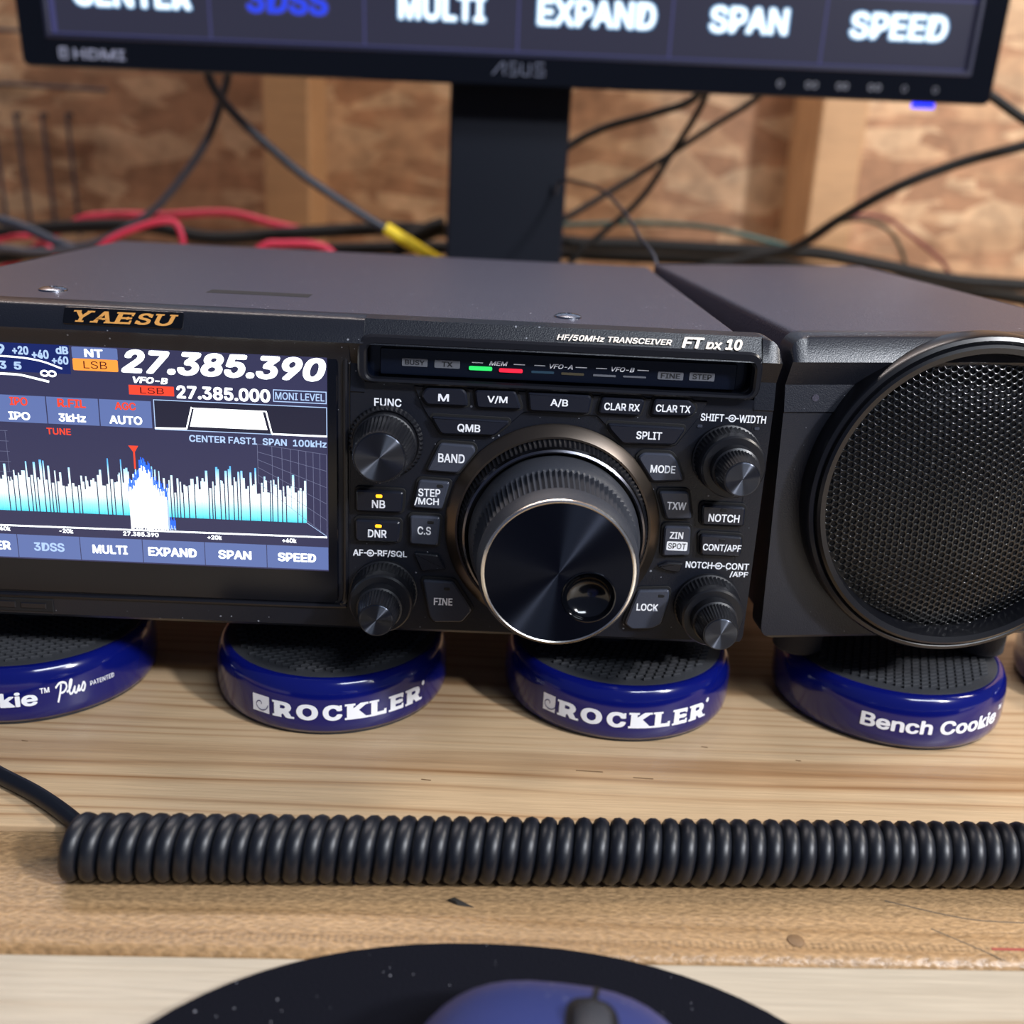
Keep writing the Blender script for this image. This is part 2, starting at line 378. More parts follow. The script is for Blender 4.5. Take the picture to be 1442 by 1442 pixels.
def tube(mb, pts, r, seg=10, mi=0, sm=8):
    P = smooth_path(pts, sm) if sm else [Vector(p) for p in pts]
    t = (P[1] - P[0]).normalized(); up = Vector((0, 0, 1)) if abs(t.z) < .9 else Vector((1, 0, 0))
    nrm = (up - t * up.dot(t)).normalized(); vs = []; n = len(P)
    for i in range(n):
        tt = (P[min(i + 1, n - 1)] - P[max(i - 1, 0)]).normalized()
        nrm = (nrm - tt * nrm.dot(tt)).normalized(); bn = tt.cross(nrm)
        rr = r[i] if isinstance(r, list) else r
        for k in range(seg):
            a = 2 * PI * k / seg; vs.append(tuple(P[i] + nrm * (rr * math.cos(a)) + bn * (rr * math.sin(a))))
    fs = [(i * seg + k, i * seg + (k + 1) % seg, (i + 1) * seg + (k + 1) % seg, (i + 1) * seg + k) for i in range(n - 1) for k in range(seg)]
    fs += [tuple(range(seg))[::-1], tuple((n - 1) * seg + k for k in range(seg))]
    mb.add(vs, fs, mi)
def ribbon(pts, wd, sm=6):                                            # stroke as 2-D quads
    P = [Vector((p[0], p[1])) for p in (smooth_path([(a, b, 0) for a, b in pts], sm) if sm else [Vector((a, b, 0)) for a, b in pts])]
    n = len(P); vs = []
    for i in range(n):
        t = (P[min(i + 1, n - 1)] - P[max(i - 1, 0)])
        if t.length < 1e-9: t = Vector((1, 0))
        t.normalize(); q = Vector((-t.y, t.x)) * wd / 2
        vs += [(P[i].x + q.x, P[i].y + q.y), (P[i].x - q.x, P[i].y - q.y)]
    return vs, [(2 * i, 2 * i + 1, 2 * i + 3, 2 * i + 2) for i in range(n - 1)]

FONT = None
try: FONT = bpy.data.fonts.load(os.path.join(bpy.utils.resource_path('LOCAL'), 'datafiles', 'fonts', 'Inter.woff2'))   # Blender's own interface font
except Exception: FONT = None
_tc = {}
def glyphs(txt, bold=0.0, shear=0.0, space=1.0):
    key = (txt, bold, shear, space)
    if key not in _tc:
        cu = bpy.data.curves.new('t', 'FONT'); cu.body = txt
        if FONT: cu.font = FONT
        cu.shear = shear; cu.resolution_u = 3; cu.space_character = space
        o = bpy.data.objects.new('t', cu); COL.objects.link(o); bpy.context.view_layer.update()
        me = bpy.data.meshes.new_from_object(o.evaluated_get(bpy.context.evaluated_depsgraph_get()))
        vs = [(v.co.x, v.co.y) for v in me.vertices]; fs = [tuple(p.vertices) for p in me.polygons]
        bpy.data.objects.remove(o); bpy.data.curves.remove(cu); bpy.data.meshes.remove(me)
        if bold:                                                    # heavier weight: copies nudged sideways
            n = len(vs); V = []; F = []
            for k, (du, dv) in enumerate(((1, 1), (-1, 1), (1, -1), (-1, -1)) + (((1.3, 0), (-1.3, 0), (0, 1.3), (0, -1.3)) if bold > .02 else ())):
                V += [(a + du * bold, b + dv * bold * .8, k) for a, b in vs]; F += [tuple(i + k * n for i in f) for f in fs]
            vs, fs = V, F
        else: vs = [(a, b, 0) for a, b in vs]
        _tc[key] = (vs, fs)
    return _tc[key]
def fit2(vs, bx):
    x0, z0, x1, z1 = bx; ax = min(v[0] for v in vs); bxx = max(v[0] for v in vs); az = min(v[1] for v in vs); bz = max(v[1] for v in vs)
    return [(x0 + (a - ax) / (bxx - ax) * (x1 - x0), z0 + (b - az) / (bz - az) * (z1 - z0), k * -.004) for a, b, k in vs]
def text(mb, txt, bx, y, mi=0, bold=0.018, shear=0.0, space=1.0, mapf=None):
    vs, fs = glyphs(txt, bold, shear, space); vs = fit2(vs, bx)
    mb.add([(lambda p: (p[0], p[1] + k, p[2]))(mapf(a, b)) for a, b, k in vs] if mapf else [(a, y + k, b) for a, b, k in vs], fs, mi)
def ctext(mb, txt, cx, cz, wd, h, y, mi=0, **k): text(mb, txt, (cx - wd / 2, cz - h / 2, cx + wd / 2, cz + h / 2), y, mi, **k)
# slab serif capitals: sans glyph plus slabs, all in a unit box
SERIF = {'R': [(-.10, 0, .42, .13), (-.10, .87, .3, 1), (.80, 0, 1.12, .13)], 'K': [(-.10, 0, .42, .13), (-.10, .87, .42, 1), (.66, .87, 1.08, 1), (.72, 0, 1.12, .13)],
         'L': [(-.12, 0, .4, .13), (-.12, .87, .5, 1), (.84, 0, 1, .34)], 'E': [(-.12, 0, .4, .13), (-.12, .87, .4, 1), (.86, 0, 1, .32), (.84, .70, .98, 1), (.62, .38, .74, .64)],
         'Y': [(-.12, .87, .34, 1), (.68, .87, 1.12, 1), (.26, 0, .74, .13)], 'A': [(-.12, 0, .32, .13), (.66, 0, 1.12, .13)],
         'S': [(0, .08, .12, .36), (.86, .64, .98, .94)], 'U': [(-.12, .87, .36, 1), (.66, .87, 1.12, 1)], 'C': [(.86, .66, .98, .96)], 'O': []}
def serif_word(mb, word, bx, y, mi=0, bold=0.03, shear=0.0, mapf=None, widths=None):
    x0, z0, x1, z1 = bx; widths = widths or {}
    ws = [widths.get(c, 1.0) for c in word]; gap = 0.26; tot = sum(ws) + gap * (len(word) - 1) + .2; k = (x1 - x0) / tot; x = x0 + .1 * k
    for c, wd in zip(word, ws):
        def put(vs, fs):
            q = [(p[0] + shear * (p[1] - z0), p[1], p[2] if len(p) > 2 else -.04) for p in vs]
            mb.add([(lambda p: (p[0], p[1] + k, p[2]))(mapf(a, b)) for a, b, k in q] if mapf else [(a, y + k, b) for a, b, k in q], fs, mi)
        vs, fs = glyphs(c, bold); put(fit2(vs, (x, z0, x + wd * k, z1)), fs)
        for a, b, cc, d in SERIF[c]:
            put([(x + px * wd * k, z0 + pz * (z1 - z0)) for px, pz in rect(a, b, cc, d)], [(0, 1, 2, 3)])
        x += (wd + gap) * k

# ================================================================== SETTING
def structure(o): o['kind'] = 'structure'; return o
mb = MB(); box(mb, -1100, 1200, 710, 722, -780, 1500); structure(mb.build('wall_back', 'osb'))
mb = MB(); box(mb, -196, -158, 621, 709.8, -780, 1500, 1.5); structure(mb.build('trim_1', 'stud'))
mb = MB(); box(mb, 262, 300, 621, 709.8, -780, 1500, 1.5); structure(mb.build('trim_2', 'stud'))

mb = MB(); box(mb, -1100, 1200, -1400, 722, -800, -780); structure(mb.build('floor', mat('grey_floor', '#6a665f', 0.8)))

# ------------------------------------------------------------------ workbench: boards side by side, yawed a little
yaw = 0.022
def bx(x, y, z): return (x * math.cos(yaw) - y * math.sin(yaw), x * math.sin(yaw) + y * math.cos(yaw), z)
bench = thing('workbench', (0, 0, -780), 'pale pine plank workbench under the radio and coiled cord', 'workbench')
def board(y0, y1, z1, m, r, x0=-1040, x1=1100):
    mb = MB(bx); pr = []
    for k in range(5): a = PI / 2 * k / 4; pr.append((y1 - r + r * math.sin(a), z1 - r + r * math.cos(a)))
    pr += [(y1, z1 - 38), (y0, z1 - 38)]
    for k in range(5): a = PI / 2 * k / 4; pr.append((y0 + r - r * math.cos(a), z1 - r + r * math.sin(a)))
    n = len(pr); mb.add([(x, a, b) for x in (x0, x1) for a, b in pr], [(i, (i + 1) % n, n + (i + 1) % n, n + i) for i in range(n)] + [tuple(range(n)), tuple(range(n, 2 * n))[::-1]])
    return mb.build('board', m, bench)
board(-330, -95.2, -0.4, 'front_board', 1.0)
midb = board(-94.4, -50.6, 0, 'mid_board', 3.2)
board(-50.2, 190, 0, 'back_board', 0.7)
board(190.6, 420, 0, 'back_board', 1.0)
board(420.8, 612, 0, 'back_board', 1.0)
for lx, ly in ((-1020, -300), (1030, -300), (-1020, 570), (1030, 570)):
    mb = MB(bx); box(mb, lx, lx + 60, ly, ly + 30, -780, -38.2, 1); mb.build('leg', 'stud', bench)
mb = MB(); zlathe(mb, [(2.1, -0.2), (2.0, 0.25), (1.2, 0.5), (0.2, 0.55)], 77.5, -86.2, 20)
mb.build('knot', 'knot', bench)
for x, y, l in ((71.7, -1.9, 1.0), (99.7, -7.7, .8), (-133.9, -12.8, 1.0), (34.3, -17.8, 4.0), (50, -20.5, 3.0), (-13.7, -25.4, 1.4)):
    mb = MB(); v, f = ribbon([(x - l, y + .1), (x, y - .1), (x + l, y - .25)], .55); mb.add([(a, b, .05) for a, b in v], f)
    mb.build('grain_fleck', 'knot', bench)
# pencil lines and a worn red mark on the middle board
mb = MB()
for pts in ([(104, -71), (118, -75.5), (128, -77.2), (150, -77.2), (175, -76.6)], [(112, -80.5), (121, -87), (125.5, -90.5)]):
    v, f = ribbon(pts, 0.35); mb.add([(a, b, 0.06) for a, b in v], f)
mb.build('pencil_line', mat('pencil_grey', '#5f5548', 0.7), bench)
mb = MB(); v, f = ribbon([(124, -86.8), (140, -86.4), (170, -85.6)], 0.9); mb.add([(a, b, 0.08) for a, b in v], f)
mb.build('red_mark', mat('faded_red_mark', '#9a4a3e', 0.7), bench)

# ================================================================== TRANSCEIVER
tr = thing('transceiver', (-53.5, 95, 20), 'wide black radio transceiver with lit screen and large tuning dial', 'radio')
# case: rounded box behind the front panel
mb = MB(); prism(mb, rpoly(rect(-172, 37, 70.3, 127.3), 2.5, 4), 200, 8, 0.8); case = mb.build('case', 'case', tr)
mb = MB(); box(mb, -89, -57.5, 41, 48.5, 127.0, 127.36); mb.build('top_slot', 'gap', case)
for sx, sy in ((22, 25.5), (-130.8, 29.3)):
    mb = MB(); zlathe(mb, [(4.1, 127.3), (4.0, 127.8), (3.0, 128.3), (1.2, 128.5), (1.1, 127.9), (0.1, 127.9)], sx, sy, 28); mb.build('screw', 'screw', case)
# front panel: profile swept along x, ends rounded off
PA = [(9, 34.5), (1.4, 34.5), (0, 35.8), (0, 55), (0, 107.3), (-.35, 107.7), (.7, 115.4), (-3.0, 121.0), (-3.4, 121.6), (-.5, 127.2), (.6, 127.9), (9, 127.9)]
PB = [(9, 34.5), (1.4, 34.5), (0, 35.8), (0, 55), (0, 107.3), (0, 108.5), (0, 110.3), (4, 110.4), (4, 121.2), (-3.2, 121.4), (.6, 127.9), (9, 127.9)]
PL = [(9, 34.5), (1.4, 34.5), (0, 35.8), (0, 42.5), (0, 43), (0, 80), (0, 115), (-2.6, 120.6), (-3.4, 121.6), (-.5, 127.2), (.6, 127.9), (9, 127.9)]
def panel(mb, x0, x1, stations, zb, zt, rb, rt):
    xs = []
    ends = [k / 6 for k in range(7)]
    for x, p in stations: xs.append((x, p))
    full = []
    for e in ends: full.append((x0 + rt * (1 - math.cos(e * PI / 2)), stations[0][1]))
    full += xs
    for e in ends[::-1]: full.append((x1 - rt * (1 - math.cos(e * PI / 2)), stations[-1][1]))
    def lim(x):
        d = min(x - x0, x1 - x)
        top = zt if d >= rt else zt - rt + math.sqrt(max(0, rt * rt - (rt - d) ** 2))
        bot = zb if d >= rb else zb + rb - math.sqrt(max(0, rb * rb - (rb - d) ** 2))
        return bot, top
    n = len(stations[0][1]); vs = []
    for x, p in full:
        b, t = lim(x)
        for y, z in p: vs.append((x, y, min(max(z, b), t)))
    L = len(full)
    fs = [(k * n + i, k * n + (i + 1) % n, (k + 1) * n + (i + 1) % n, (k + 1) * n + i) for k in range(L - 1) for i in range(n)]
    fs += [tuple(range(n)), tuple((L - 1) * n + i for i in range(n))[::-1]]
    mb.add(vs, fs)
mb = MB()
panel(mb, -187, 79.6, [(-180, PL), (-39, PL), (-38.9, PA), (-35, PA), (-34.9, PB), (73.9, PB), (74, PA), (74.2, PA)], 34.5, 127.9, 3.5, 5.5)
# printed legends
def sym(mb, cx, cz, mi=1, y=-.1):
    flat(mb, rect(cx - 1.9, cz - .17, cx - 1.0, cz + .17), y, mi); flat(mb, rect(cx + 1.0, cz - .17, cx + 1.9, cz + .17), y, mi)
    n = 20
    for r0, r1 in ((.75, 1.1), (0.0, .4)):
        vs = [(cx + r * math.cos(2 * PI * i / n), y, cz + r * math.sin(2 * PI * i / n)) for r in (r0, r1) for i in range(n)]
        mb.add(vs, [(i, (i + 1) % n, n + (i + 1) % n, n + i) for i in range(n)], mi)
    flat(mb, rect(cx - 1.0, cz - .17, cx, cz + .17), y, mi)
ctext(mb, 'FUNC', -28.5, 104.9, 7.6, 2.3, -.1, 1)
text(mb, 'SHIFT', (59.4, 103.8, 66.0, 106.0), -.1, 1); sym(mb, 68.3, 104.9); text(mb, 'WIDTH', (70.3, 103.8, 77.9, 106.0), -.1, 1)
text(mb, 'AF', (-38.2, 58.6, -35.2, 60.6), -.1, 1); sym(mb, -33.1, 59.6); text(mb, 'RF/SQL', (-31.0, 58.5, -22.4, 60.7), -.1, 1)
text(mb, 'NOTCH', (59.8, 59.2, 67.7, 61.3), -.1, 1); sym(mb, 69.6, 60.2); text(mb, 'CONT', (71.7, 59.2, 78.6, 61.3), -.1, 1)
text(mb, '/APF', (73.2, 56.7, 78.6, 58.7), -.1, 1)
brow = lambda u, v: (u, -3.4 + (v - 121.6) * 2.9 / 5.6 - .12, v)
text(mb, 'HF/50MHz TRANSCEIVER', (17.4, 124.7, 49.0, 126.4), 0, 2, shear=.25, mapf=brow)
text(mb, 'FT', (51.6, 124.4, 58.0, 127.2), 0, 2, shear=.25, mapf=brow, bold=.03); text(mb, 'DX', (58.2, 124.4, 62.9, 126.2), 0, 2, shear=.25, mapf=brow, bold=.03)
text(mb, '10', (63.6, 124.4, 68.4, 127.2), 0, 2, shear=.25, mapf=brow, bold=.03)
for cx in (59.4, 75.6): prism(mb, rpoly(rect(cx - .75, 101.8, cx + .75, 102.7), .35), .1, -.3, .1, 3)
front = mb.build('front_panel', ['panel', 'white', 'cream', 'btn_grey'], tr)
# badge
mb = MB(); p = rpoly(rect(-115.6, 123.0, -83.6, 127.3), .7)
mb2 = MB(lambda x, y, z: (x, -3.4 + (z - 121.6) * 2.9 / 5.6 + y, z)); prism(mb2, p, .2, -.35, .15, 0)
serif_word(mb2, 'YAESU', (-114.0, 123.7, -86.4, 126.6), -.42, 1, shear=.45, bold=.02, widths={'Y': 1.05, 'A': 1.1, 'E': 1.0, 'S': .9, 'U': 1.1})
mb2.build('badge', ['gloss', 'gold'], front)
# frame bars left of the controls
mb = MB(); pts = [(-37.5, 122), (-39.4, 120.5), (-40.2, 117), (-40.2, 60), (-40.4, 46), (-41.5, 43.2), (-44.5, 42.3), (-90, 42.1), (-178, 41.8)]
tube(mb, [(a, -.1, b) for a, b in pts], .8, 8); mb.build('panel_ridge', 'rim', front)
mb = MB(); box(mb, -150, -127, -.4, 1, 36.4, 40.6, .2); box(mb, -148, -138, -.7, 1, 37.6, 39.8, .2, 1); box(mb, -136.5, -129, -.7, 1, 37.6, 39.4, .2, 1)
mb.build('port_cover', ['gap', 'rim'], front)
# display
mb = MB(); prism(mb, rpoly(rect(-166, 43.2, -42.4, 120.0), 2.2), .5, -.7, .3, 0); disp = mb.build('display_border', 'glass', tr)
mb = MB(); SY = -.85
KX = [-153.2 + 18.0 * k for k in range(7)]
flat(mb, rect(-153.2, 53.6, -45.2, 118.6), SY, 0)
def t(s, x0, z0, x1, z1, mi, **k): text(mb, s, (x0, z0, x1, z1), SY - .06, mi, **k)
for k in range(6): flat(mb, rect(KX[k] + .1, 54.0, KX[k + 1] - .1, 61.1), SY - .02, 1)
for k, (s, a, b) in enumerate((('CENTER', -151.5, -137.3), ('3DSS', -130.6, -121.8), ('MULTI', -113.7, -103.6), ('EXPAND', -97.6, -83.6), ('SPAN', -77.3, -67.7), ('SPEED', -60, -48.9))):
    t(s, a, 56.2, b, 58.9, 4 if k == 1 else 3, bold=.022)
# s-meter
def arc(pts, wd, mi=3):
    v, f = ribbon(pts, wd); mb.add([(a, SY - .05, b) for a, b in v], f, mi)
flat(mb, rect(-153.2, 108.9, -115.4, 116.9), SY - .01, 8)
arc([(-152, 111.6), (-146, 112.8), (-140, 113.2), (-135, 113.1), (-128.7, 112.9), (-123, 112.1), (-117.7, 110.3)], .45)
arc([(-152, 107.4), (-146, 108.1), (-140, 108.4), (-135.7, 108.2), (-129.8, 108.1), (-125.4, 107.3), (-121.6, 106.5)], .6)
for s, a, b, c, d in (('7', -142, 113.6, -139.8, 116.4), ('9', -135.0, 113.6, -132.8, 116.4), ('+20', -130.8, 113.7, -126.4, 116.1), ('+40', -125.6, 112.8, -121.0, 115.3), ('dB', -119, 114.3, -115.6, 116.5), ('+60', -120.3, 111.5, -115.8, 113.8),
                      ('2', -141, 109.4, -139, 111.8), ('3', -134.7, 109.5, -132.8, 111.8), ('5', -130.8, 109.5, -128.7, 111.7)): t(s, a, b, c, d, 4, bold=.03)
n = 14
for cx in (-122.6, -120.6):
    arc([(cx + 1.0 * math.cos(2 * PI * i / n), 108.8 + .7 * math.sin(2 * PI * i / n)) for i in range(n + 1)], .5)
# mode block and frequencies
flat(mb, rpoly(rect(-114.7, 113.4, -102.3, 116.6), .4), SY - .03, 1); flat(mb, rpoly(rect(-114.7, 110.1, -102.4, 113.4), .4), SY - .03, 5)
t('NT', -111.3, 113.9, -106.3, 116.1, 3, bold=.022); t('LSB', -111.8, 110.7, -105.4, 112.8, 9, bold=0)
t('27.385.390', -101.6, 110.0, -45.5, 116.6, 3, bold=.03, shear=.22)
t('VFO-B', -98.6, 107.3, -89.0, 109.1, 3, bold=.03, shear=.2)
flat(mb, rect(-99.9, 104.0, -87.5, 106.7), SY - .03, 6); t('LSB', -96.8, 104.4, -90.3, 106.2, 9, bold=0)
t('27.385.000', -86.8, 103.5, -61.0, 107.2, 3, bold=.025)
def frame(x0, z0, x1, z1, wd, mi):
    for a, b, c, d in ((x0, z0, x1, z0 + wd), (x0, z1 - wd, x1, z1), (x0, z0, x0 + wd, z1), (x1 - wd, z0, x1, z1)): flat(mb, rect(a, b, c, d), SY - .05, mi)
frame(-60.2, 103.8, -45.4, 107.3, .25, 4); t('MONI LEVEL', -59.6, 104.5, -46.0, 106.6, 4, bold=.012)
# middle row
for a, b in ((-137.6 - 14.6, -137.9), (-137.6, -123.2), (-122.9, -108.7), (-108.4, -94.1)): flat(mb, rect(a, 94.6, b, 102.3), SY - .02, 1)
t('IPO', -133.0, 99.4, -128.1, 101.8, 6, bold=.022); t('IPO', -133.7, 95.3, -127.8, 97.6, 3, bold=.022)
t('R.FIL', -119.9, 99.5, -112.1, 101.9, 6, bold=.022); t('3kHz', -119.9, 95.4, -112.4, 97.7, 3, bold=.022)
t('AGC', -104.1, 99.5, -98.3, 101.7, 6, bold=.022); t('AUTO', -105.9, 95.4, -96.8, 97.8, 3, bold=.022)
flat(mb, rect(-93.4, 94.3, -45.3, 102.9), SY - .02, 7)
frame(-93.4, 94.3, -45.3, 102.9, .22, 4)
arc([(-93.4, 94.7), (-84.6, 94.9)], .5); arc([(-84.6, 94.8), (-82.9, 101.2)], .4); arc([(-82.9, 100.9), (-62.3, 100.9)], .3); arc([(-62.3, 101), (-60.8, 94.6)], .4); arc([(-60.8, 94.5), (-45.4, 94.5)], .5)
flat(mb, [(-83.6, 95.6), (-62.0, 95.6), (-63.2, 100.6), (-82.3, 100.6)], SY - .04, 3)
t('TUNE', -123.6, 91.5, -116.9, 93.4, 6, bold=.02)
t('CENTER FAST1  SPAN  100kHz', -84.0, 91.2, -45.5, 93.2, 4, bold=.02)
# spectrum: the receding grid, the bars, the burst and the scale
for k in range(9):
    u = k / 8; u = u ** .75; x = -65.0 + u * 19.4; top = 91.4 - u * 2.2; bot = 80 - u * 15.4
    arc([(x, bot), (x, top)], .12, 10)
for k in range(6):
    q = k / 5; arc([(-65, 91.4 - q * 11.4), (-45.6, 89.2 - q * 24.6)], .12, 10)
arc([(-51.6, 68.6), (-45.6, 64.5)], .15, 4)
for k in range(5):
    arc([(-153.2 + k * 4.5, 80), (-153.2 + k * 4.5, 92)], .1, 10); arc([(-153, 80 + k * 3), (-134.5, 80 + k * 3)], .1, 10)
x = -153.0; hh = 10
while x < -51.8:
    hh = 8.5 + 6.5 * rnd.random() ** 1.6 + (2.5 if rnd.random() > .9 else 0) + 1.3 * math.sin(x * .23)
    if abs(x + 98) < 5: hh = 10 + 7.5 * rnd.random()
    wd = .28 + .4 * rnd.random()
    flat(mb, rect(x, 68.4, x + wd, 68.4 + hh), SY - .03, 11); x += wd + (.02 if rnd.random() < .7 else .32)
for k in range(46):
    x = -102.0 + k * .28; top = 76 + 8 * math.exp(-((x + 97.5) / 3.0) ** 2) + 2.5 * rnd.random(); bot = 64.0 + (0.8 * rnd.random())
    if x > -91: top = 67 + 1.5 * rnd.random()
    flat(mb, rect(x, bot, x + .26, top - 2.5), SY - .05, 3 if x < -91.5 else 4); flat(mb, rect(x, top - 2.5, x + .26, top), SY - .05, 12)
arc([(-153, 63.7), (-45.6, 64.2)], .45)
flat(mb, [(-101.2, 89.3), (-98.4, 89.3), (-99.5, 87.4), (-99.9, 87.4)], SY - .06, 6); flat(mb, rect(-99.95, 82.5, -99.45, 88), SY - .06, 6)
for s, a, b in (('-40k', -140.8, -136.8), ('-20k', -122.8, -118.8), ('27.385.390', -104.5, -94.3), ('+20k', -80.2, -76.1), ('+40k', -58.6, -54.5)): t(s, a, 62.1, b, 63.4, 3, bold=.02)
mb.build('screen', ['scr_bg', 'scr_key', 'scr_bg2', 'scr_white', 'scr_pale', 'scr_orange', 'scr_red', 'scr_bg2', 'scr_navy', 'scr_ink', 'scr_grid', 'scr_spec', 'scr_blue'], disp, recalc=False)

# status window
mb = MB()
ringprism(mb, rpoly(rect(-36.6, 110.8, 74.4, 124.1), 4.2, 6), rpoly(rect(-34.3, 112.0, 72.4, 121.4), 2.6, 6), .5, -3.2, .55)
winf = mb.build('window_frame', 'rim', tr)
mb = MB(); flat(mb, rect(-34.7, 110.6, 73.6, 121.4), 3.7, 0); prism(mb, rpoly(rect(-31, 112.4, 68.6, 119.8), .6), 3.6, 2.2, .2, 0)
y = 2.05
def bar(a, b, c, d, mi): flat(mb, rpoly(rect(a, b, c, d), .35), y, mi)
for s, a, b, c, d in (('BUSY', -24.9, 115.0, -17.8, 117.2), ('TX', -15.9, 114.9, -8.8, 117.1), ('FINE', 46.5, 114.6, 53.7, 116.8), ('STEP', 55.4, 114.7, 62.5, 117.0)):
    bar(a, b, c, d, 1); hw = (2.7 if s != 'TX' else 1.5); text(mb, s, ((a + c) / 2 - hw, b + .4, (a + c) / 2 + hw, d - .4), y - .05, 2)
text(mb, 'MEM', (-.7, 116.3, 4.5, 117.5), y, 3, shear=.25); text(mb, 'VFO-A', (16.1, 116.2, 22.6, 117.5), y, 3, shear=.25); text(mb, 'VFO-B', (33.4, 116.2, 39.9, 117.5), y, 3, shear=.25)
for a, b in ((-5.5, -2.4), (6.1, 9.2), (11.9, 14.9), (23.4, 26.6), (29.1, 32.2), (40.7, 43.9)): flat(mb, rect(a, 116.75, b, 117.0), y, 3)
bar(11.1, 114.7, 17.5, 115.4, 4); bar(19.5, 114.6, 25.9, 115.3, 5); bar(28.4, 114.6, 34.8, 115.2, 1); bar(36.8, 114.7, 43.3, 115.2, 1)
win = mb.build('status_window', ['win', 'legend', 'dark_print', 'white', 'legend_blue', 'legend_olive'], winf)
for a, b, c, d, m in ((-6.3, 114.75, .2, 115.85, 'led_green'), (2.1, 114.55, 8.7, 115.6, 'led_red')):
    mb = MB(); prism(mb, rpoly(rect(a, b, c, d), .45), 2.3, 1.7, .1); o = mb.build('indicator_light', m, winf); o['label'] = 'lit green bar' if m == 'led_green' else 'lit red bar'

# key plate and buttons
mb = MB()
prism(mb, rpoly([(-21.5, 110.2), (-18.8, 104.0), (-14.0, 96.6), (1.5, 96.6), (6.8, 101.2), (9.5, 103.9), (30.0, 103.9), (33.0, 101.0), (37.2, 96.2), (53.2, 96.2), (58.5, 104.2), (61, 109.6)], .8), .2, -.6, .3)
plate = mb.build('key_plate', 'panel', front)
def button(poly, labels, m='btn', h=2.3, led=None, r=.9, lit=False, extra=None):
    mb = MB(); poly = rpoly(poly, r)
    prism(mb, inset(poly, -.75), .1, -.72, .1, 2)
    prism(mb, poly, .1, -h, .45, 0)
    for s, cx, cz, wd, hh in labels: ctext(mb, s, cx, cz, wd, hh, -h - .05, 1)
    if extra: extra(mb, h)
    o = mb.build('button', [m, 'white', 'gap', 'dark_print'], tr)
    if led:
        mb = MB(); a, b = led; k = 1.0
        prism(mb, rpoly(rect(a - .95, b - .5, a + .95, b + .5), .45), -h + .2, -h - .12, .1)
        q = mb.build('indicator_light', 'led_amber' if lit else 'gap', o)
        if lit: q['label'] = 'lit amber indicator'
    return o
button([(-19.2, 107.6), (-17.8, 110.0), (-7.7, 110.2), (-6.6, 109.0), (-6.0, 105.3), (-17.4, 105.2)], [('M', -12.9, 107.5, 3.0, 2.1)])
button([(-4.3, 109.2), (-3.8, 110.0), (6.9, 110.2), (8.8, 105.1), (-3.6, 105.0)], [('V/M', 2.0, 107.6, 5.6, 2.2)])
button([(10.4, 109.8), (11, 110.0), (27.4, 110.0), (28.1, 109.2), (27.6, 104.7), (11.1, 104.8)], [('A/B', 19.2, 107.5, 4.9, 2.3)])
button([(31.0, 109.6), (42.3, 109.5), (42.9, 109.0), (42.0, 104.8), (30.2, 104.9)], [('CLAR RX', 36.7, 107.2, 9.9, 2.1)])
button([(45.6, 109.8), (55.4, 109.9), (57.6, 107.7), (56.4, 105.4), (45.1, 105.1)], [('CLAR TX', 51.0, 107.4, 9.7, 2.1)])
button([(-16.2, 101.9), (5.4, 101.6), (5.4, 100.8), (1.5, 97.2), (-13.4, 97.0)], [('QMB', -5.6, 99.1, 6.4, 2.4)])
button([(33.2, 102.2), (54.7, 102.0), (54.8, 101.0), (52.5, 97.0), (37.8, 96.6), (33.8, 100.6)], [('SPLIT', 45.0, 99.4, 7.2, 2.3)])
button([(-13.5, 94.3), (-4.1, 94.0), (-3.4, 92.4), (-8.2, 85.7), (-17.2, 86.0)], [('BAND', -10.2, 90.1, 7.5, 2.6)], 'btn_grey', 2.0)
button([(-19.2, 83.2), (-10.4, 82.9), (-12.5, 74.6), (-20.9, 74.8)], [('STEP', -16.2, 79.6, 6.3, 2.4), ('/MCH', -16.9, 76.9, 7.0, 2.4)], 'btn_grey', 2.0, led=(-13.2, 81.7))
button([(-21.6, 72.3), (-12.9, 72.2), (-13.4, 63.4), (-21.4, 63.6)], [('C.S', -17.4, 68.0, 3.9, 2.5)], 'btn_grey', 2.0, led=(-15.6, 70.6))
button([(-37.0, 79.5), (-23.6, 79.4), (-24.0, 73.2), (-37.0, 73.1)], [('NB', -30.6, 75.6, 3.8, 2.4)], led=(-30.5, 78.0), lit=True)
button([(-37.2, 70.5), (-24.4, 70.4), (-24.7, 64.1), (-37.0, 64.0)], [('DNR', -30.9, 66.6, 5.4, 2.4)], led=(-30.6, 68.9), lit=True)
button([(-17.5, 52.4), (-8.4, 52.2), (-2.7, 43.3), (-5.5, 39.4), (-13.7, 39.0), (-15.2, 40.8)], [('FINE', -11.3, 45.9, 5.5, 2.3)], 'btn_grey', 2.0, led=(-10.3, 50.0))
button([(42.5, 92.6), (43.8, 94.1), (51.8, 94.2), (53.7, 92.2), (56.1, 86.5), (47.3, 85.8)], [('MODE', 49.9, 89.7, 7.1, 2.3)], 'btn_grey', 2.0)
button([(49.5, 82.9), (57.9, 83.2), (59.7, 75.1), (52.4, 74.7)], [('TXW', 54.9, 78.9, 5.5, 2.3)], 'btn_grey', 2.0)
def spot(mb, h):
    flat(mb, rpoly(rect(53.2, 65.2, 59.3, 68.0), .5), -h - .04, 1); ctext(mb, 'SPOT', 56.25, 66.6, 5.2, 1.8, -h - .09, 3, bold=.005)
button([(52.1, 72.5), (59.7, 72.6), (60.2, 63.8), (52.4, 63.2)], [('ZIN', 55.8, 69.9, 3.9, 2.1)], 'btn_grey', 2.0, extra=spot)
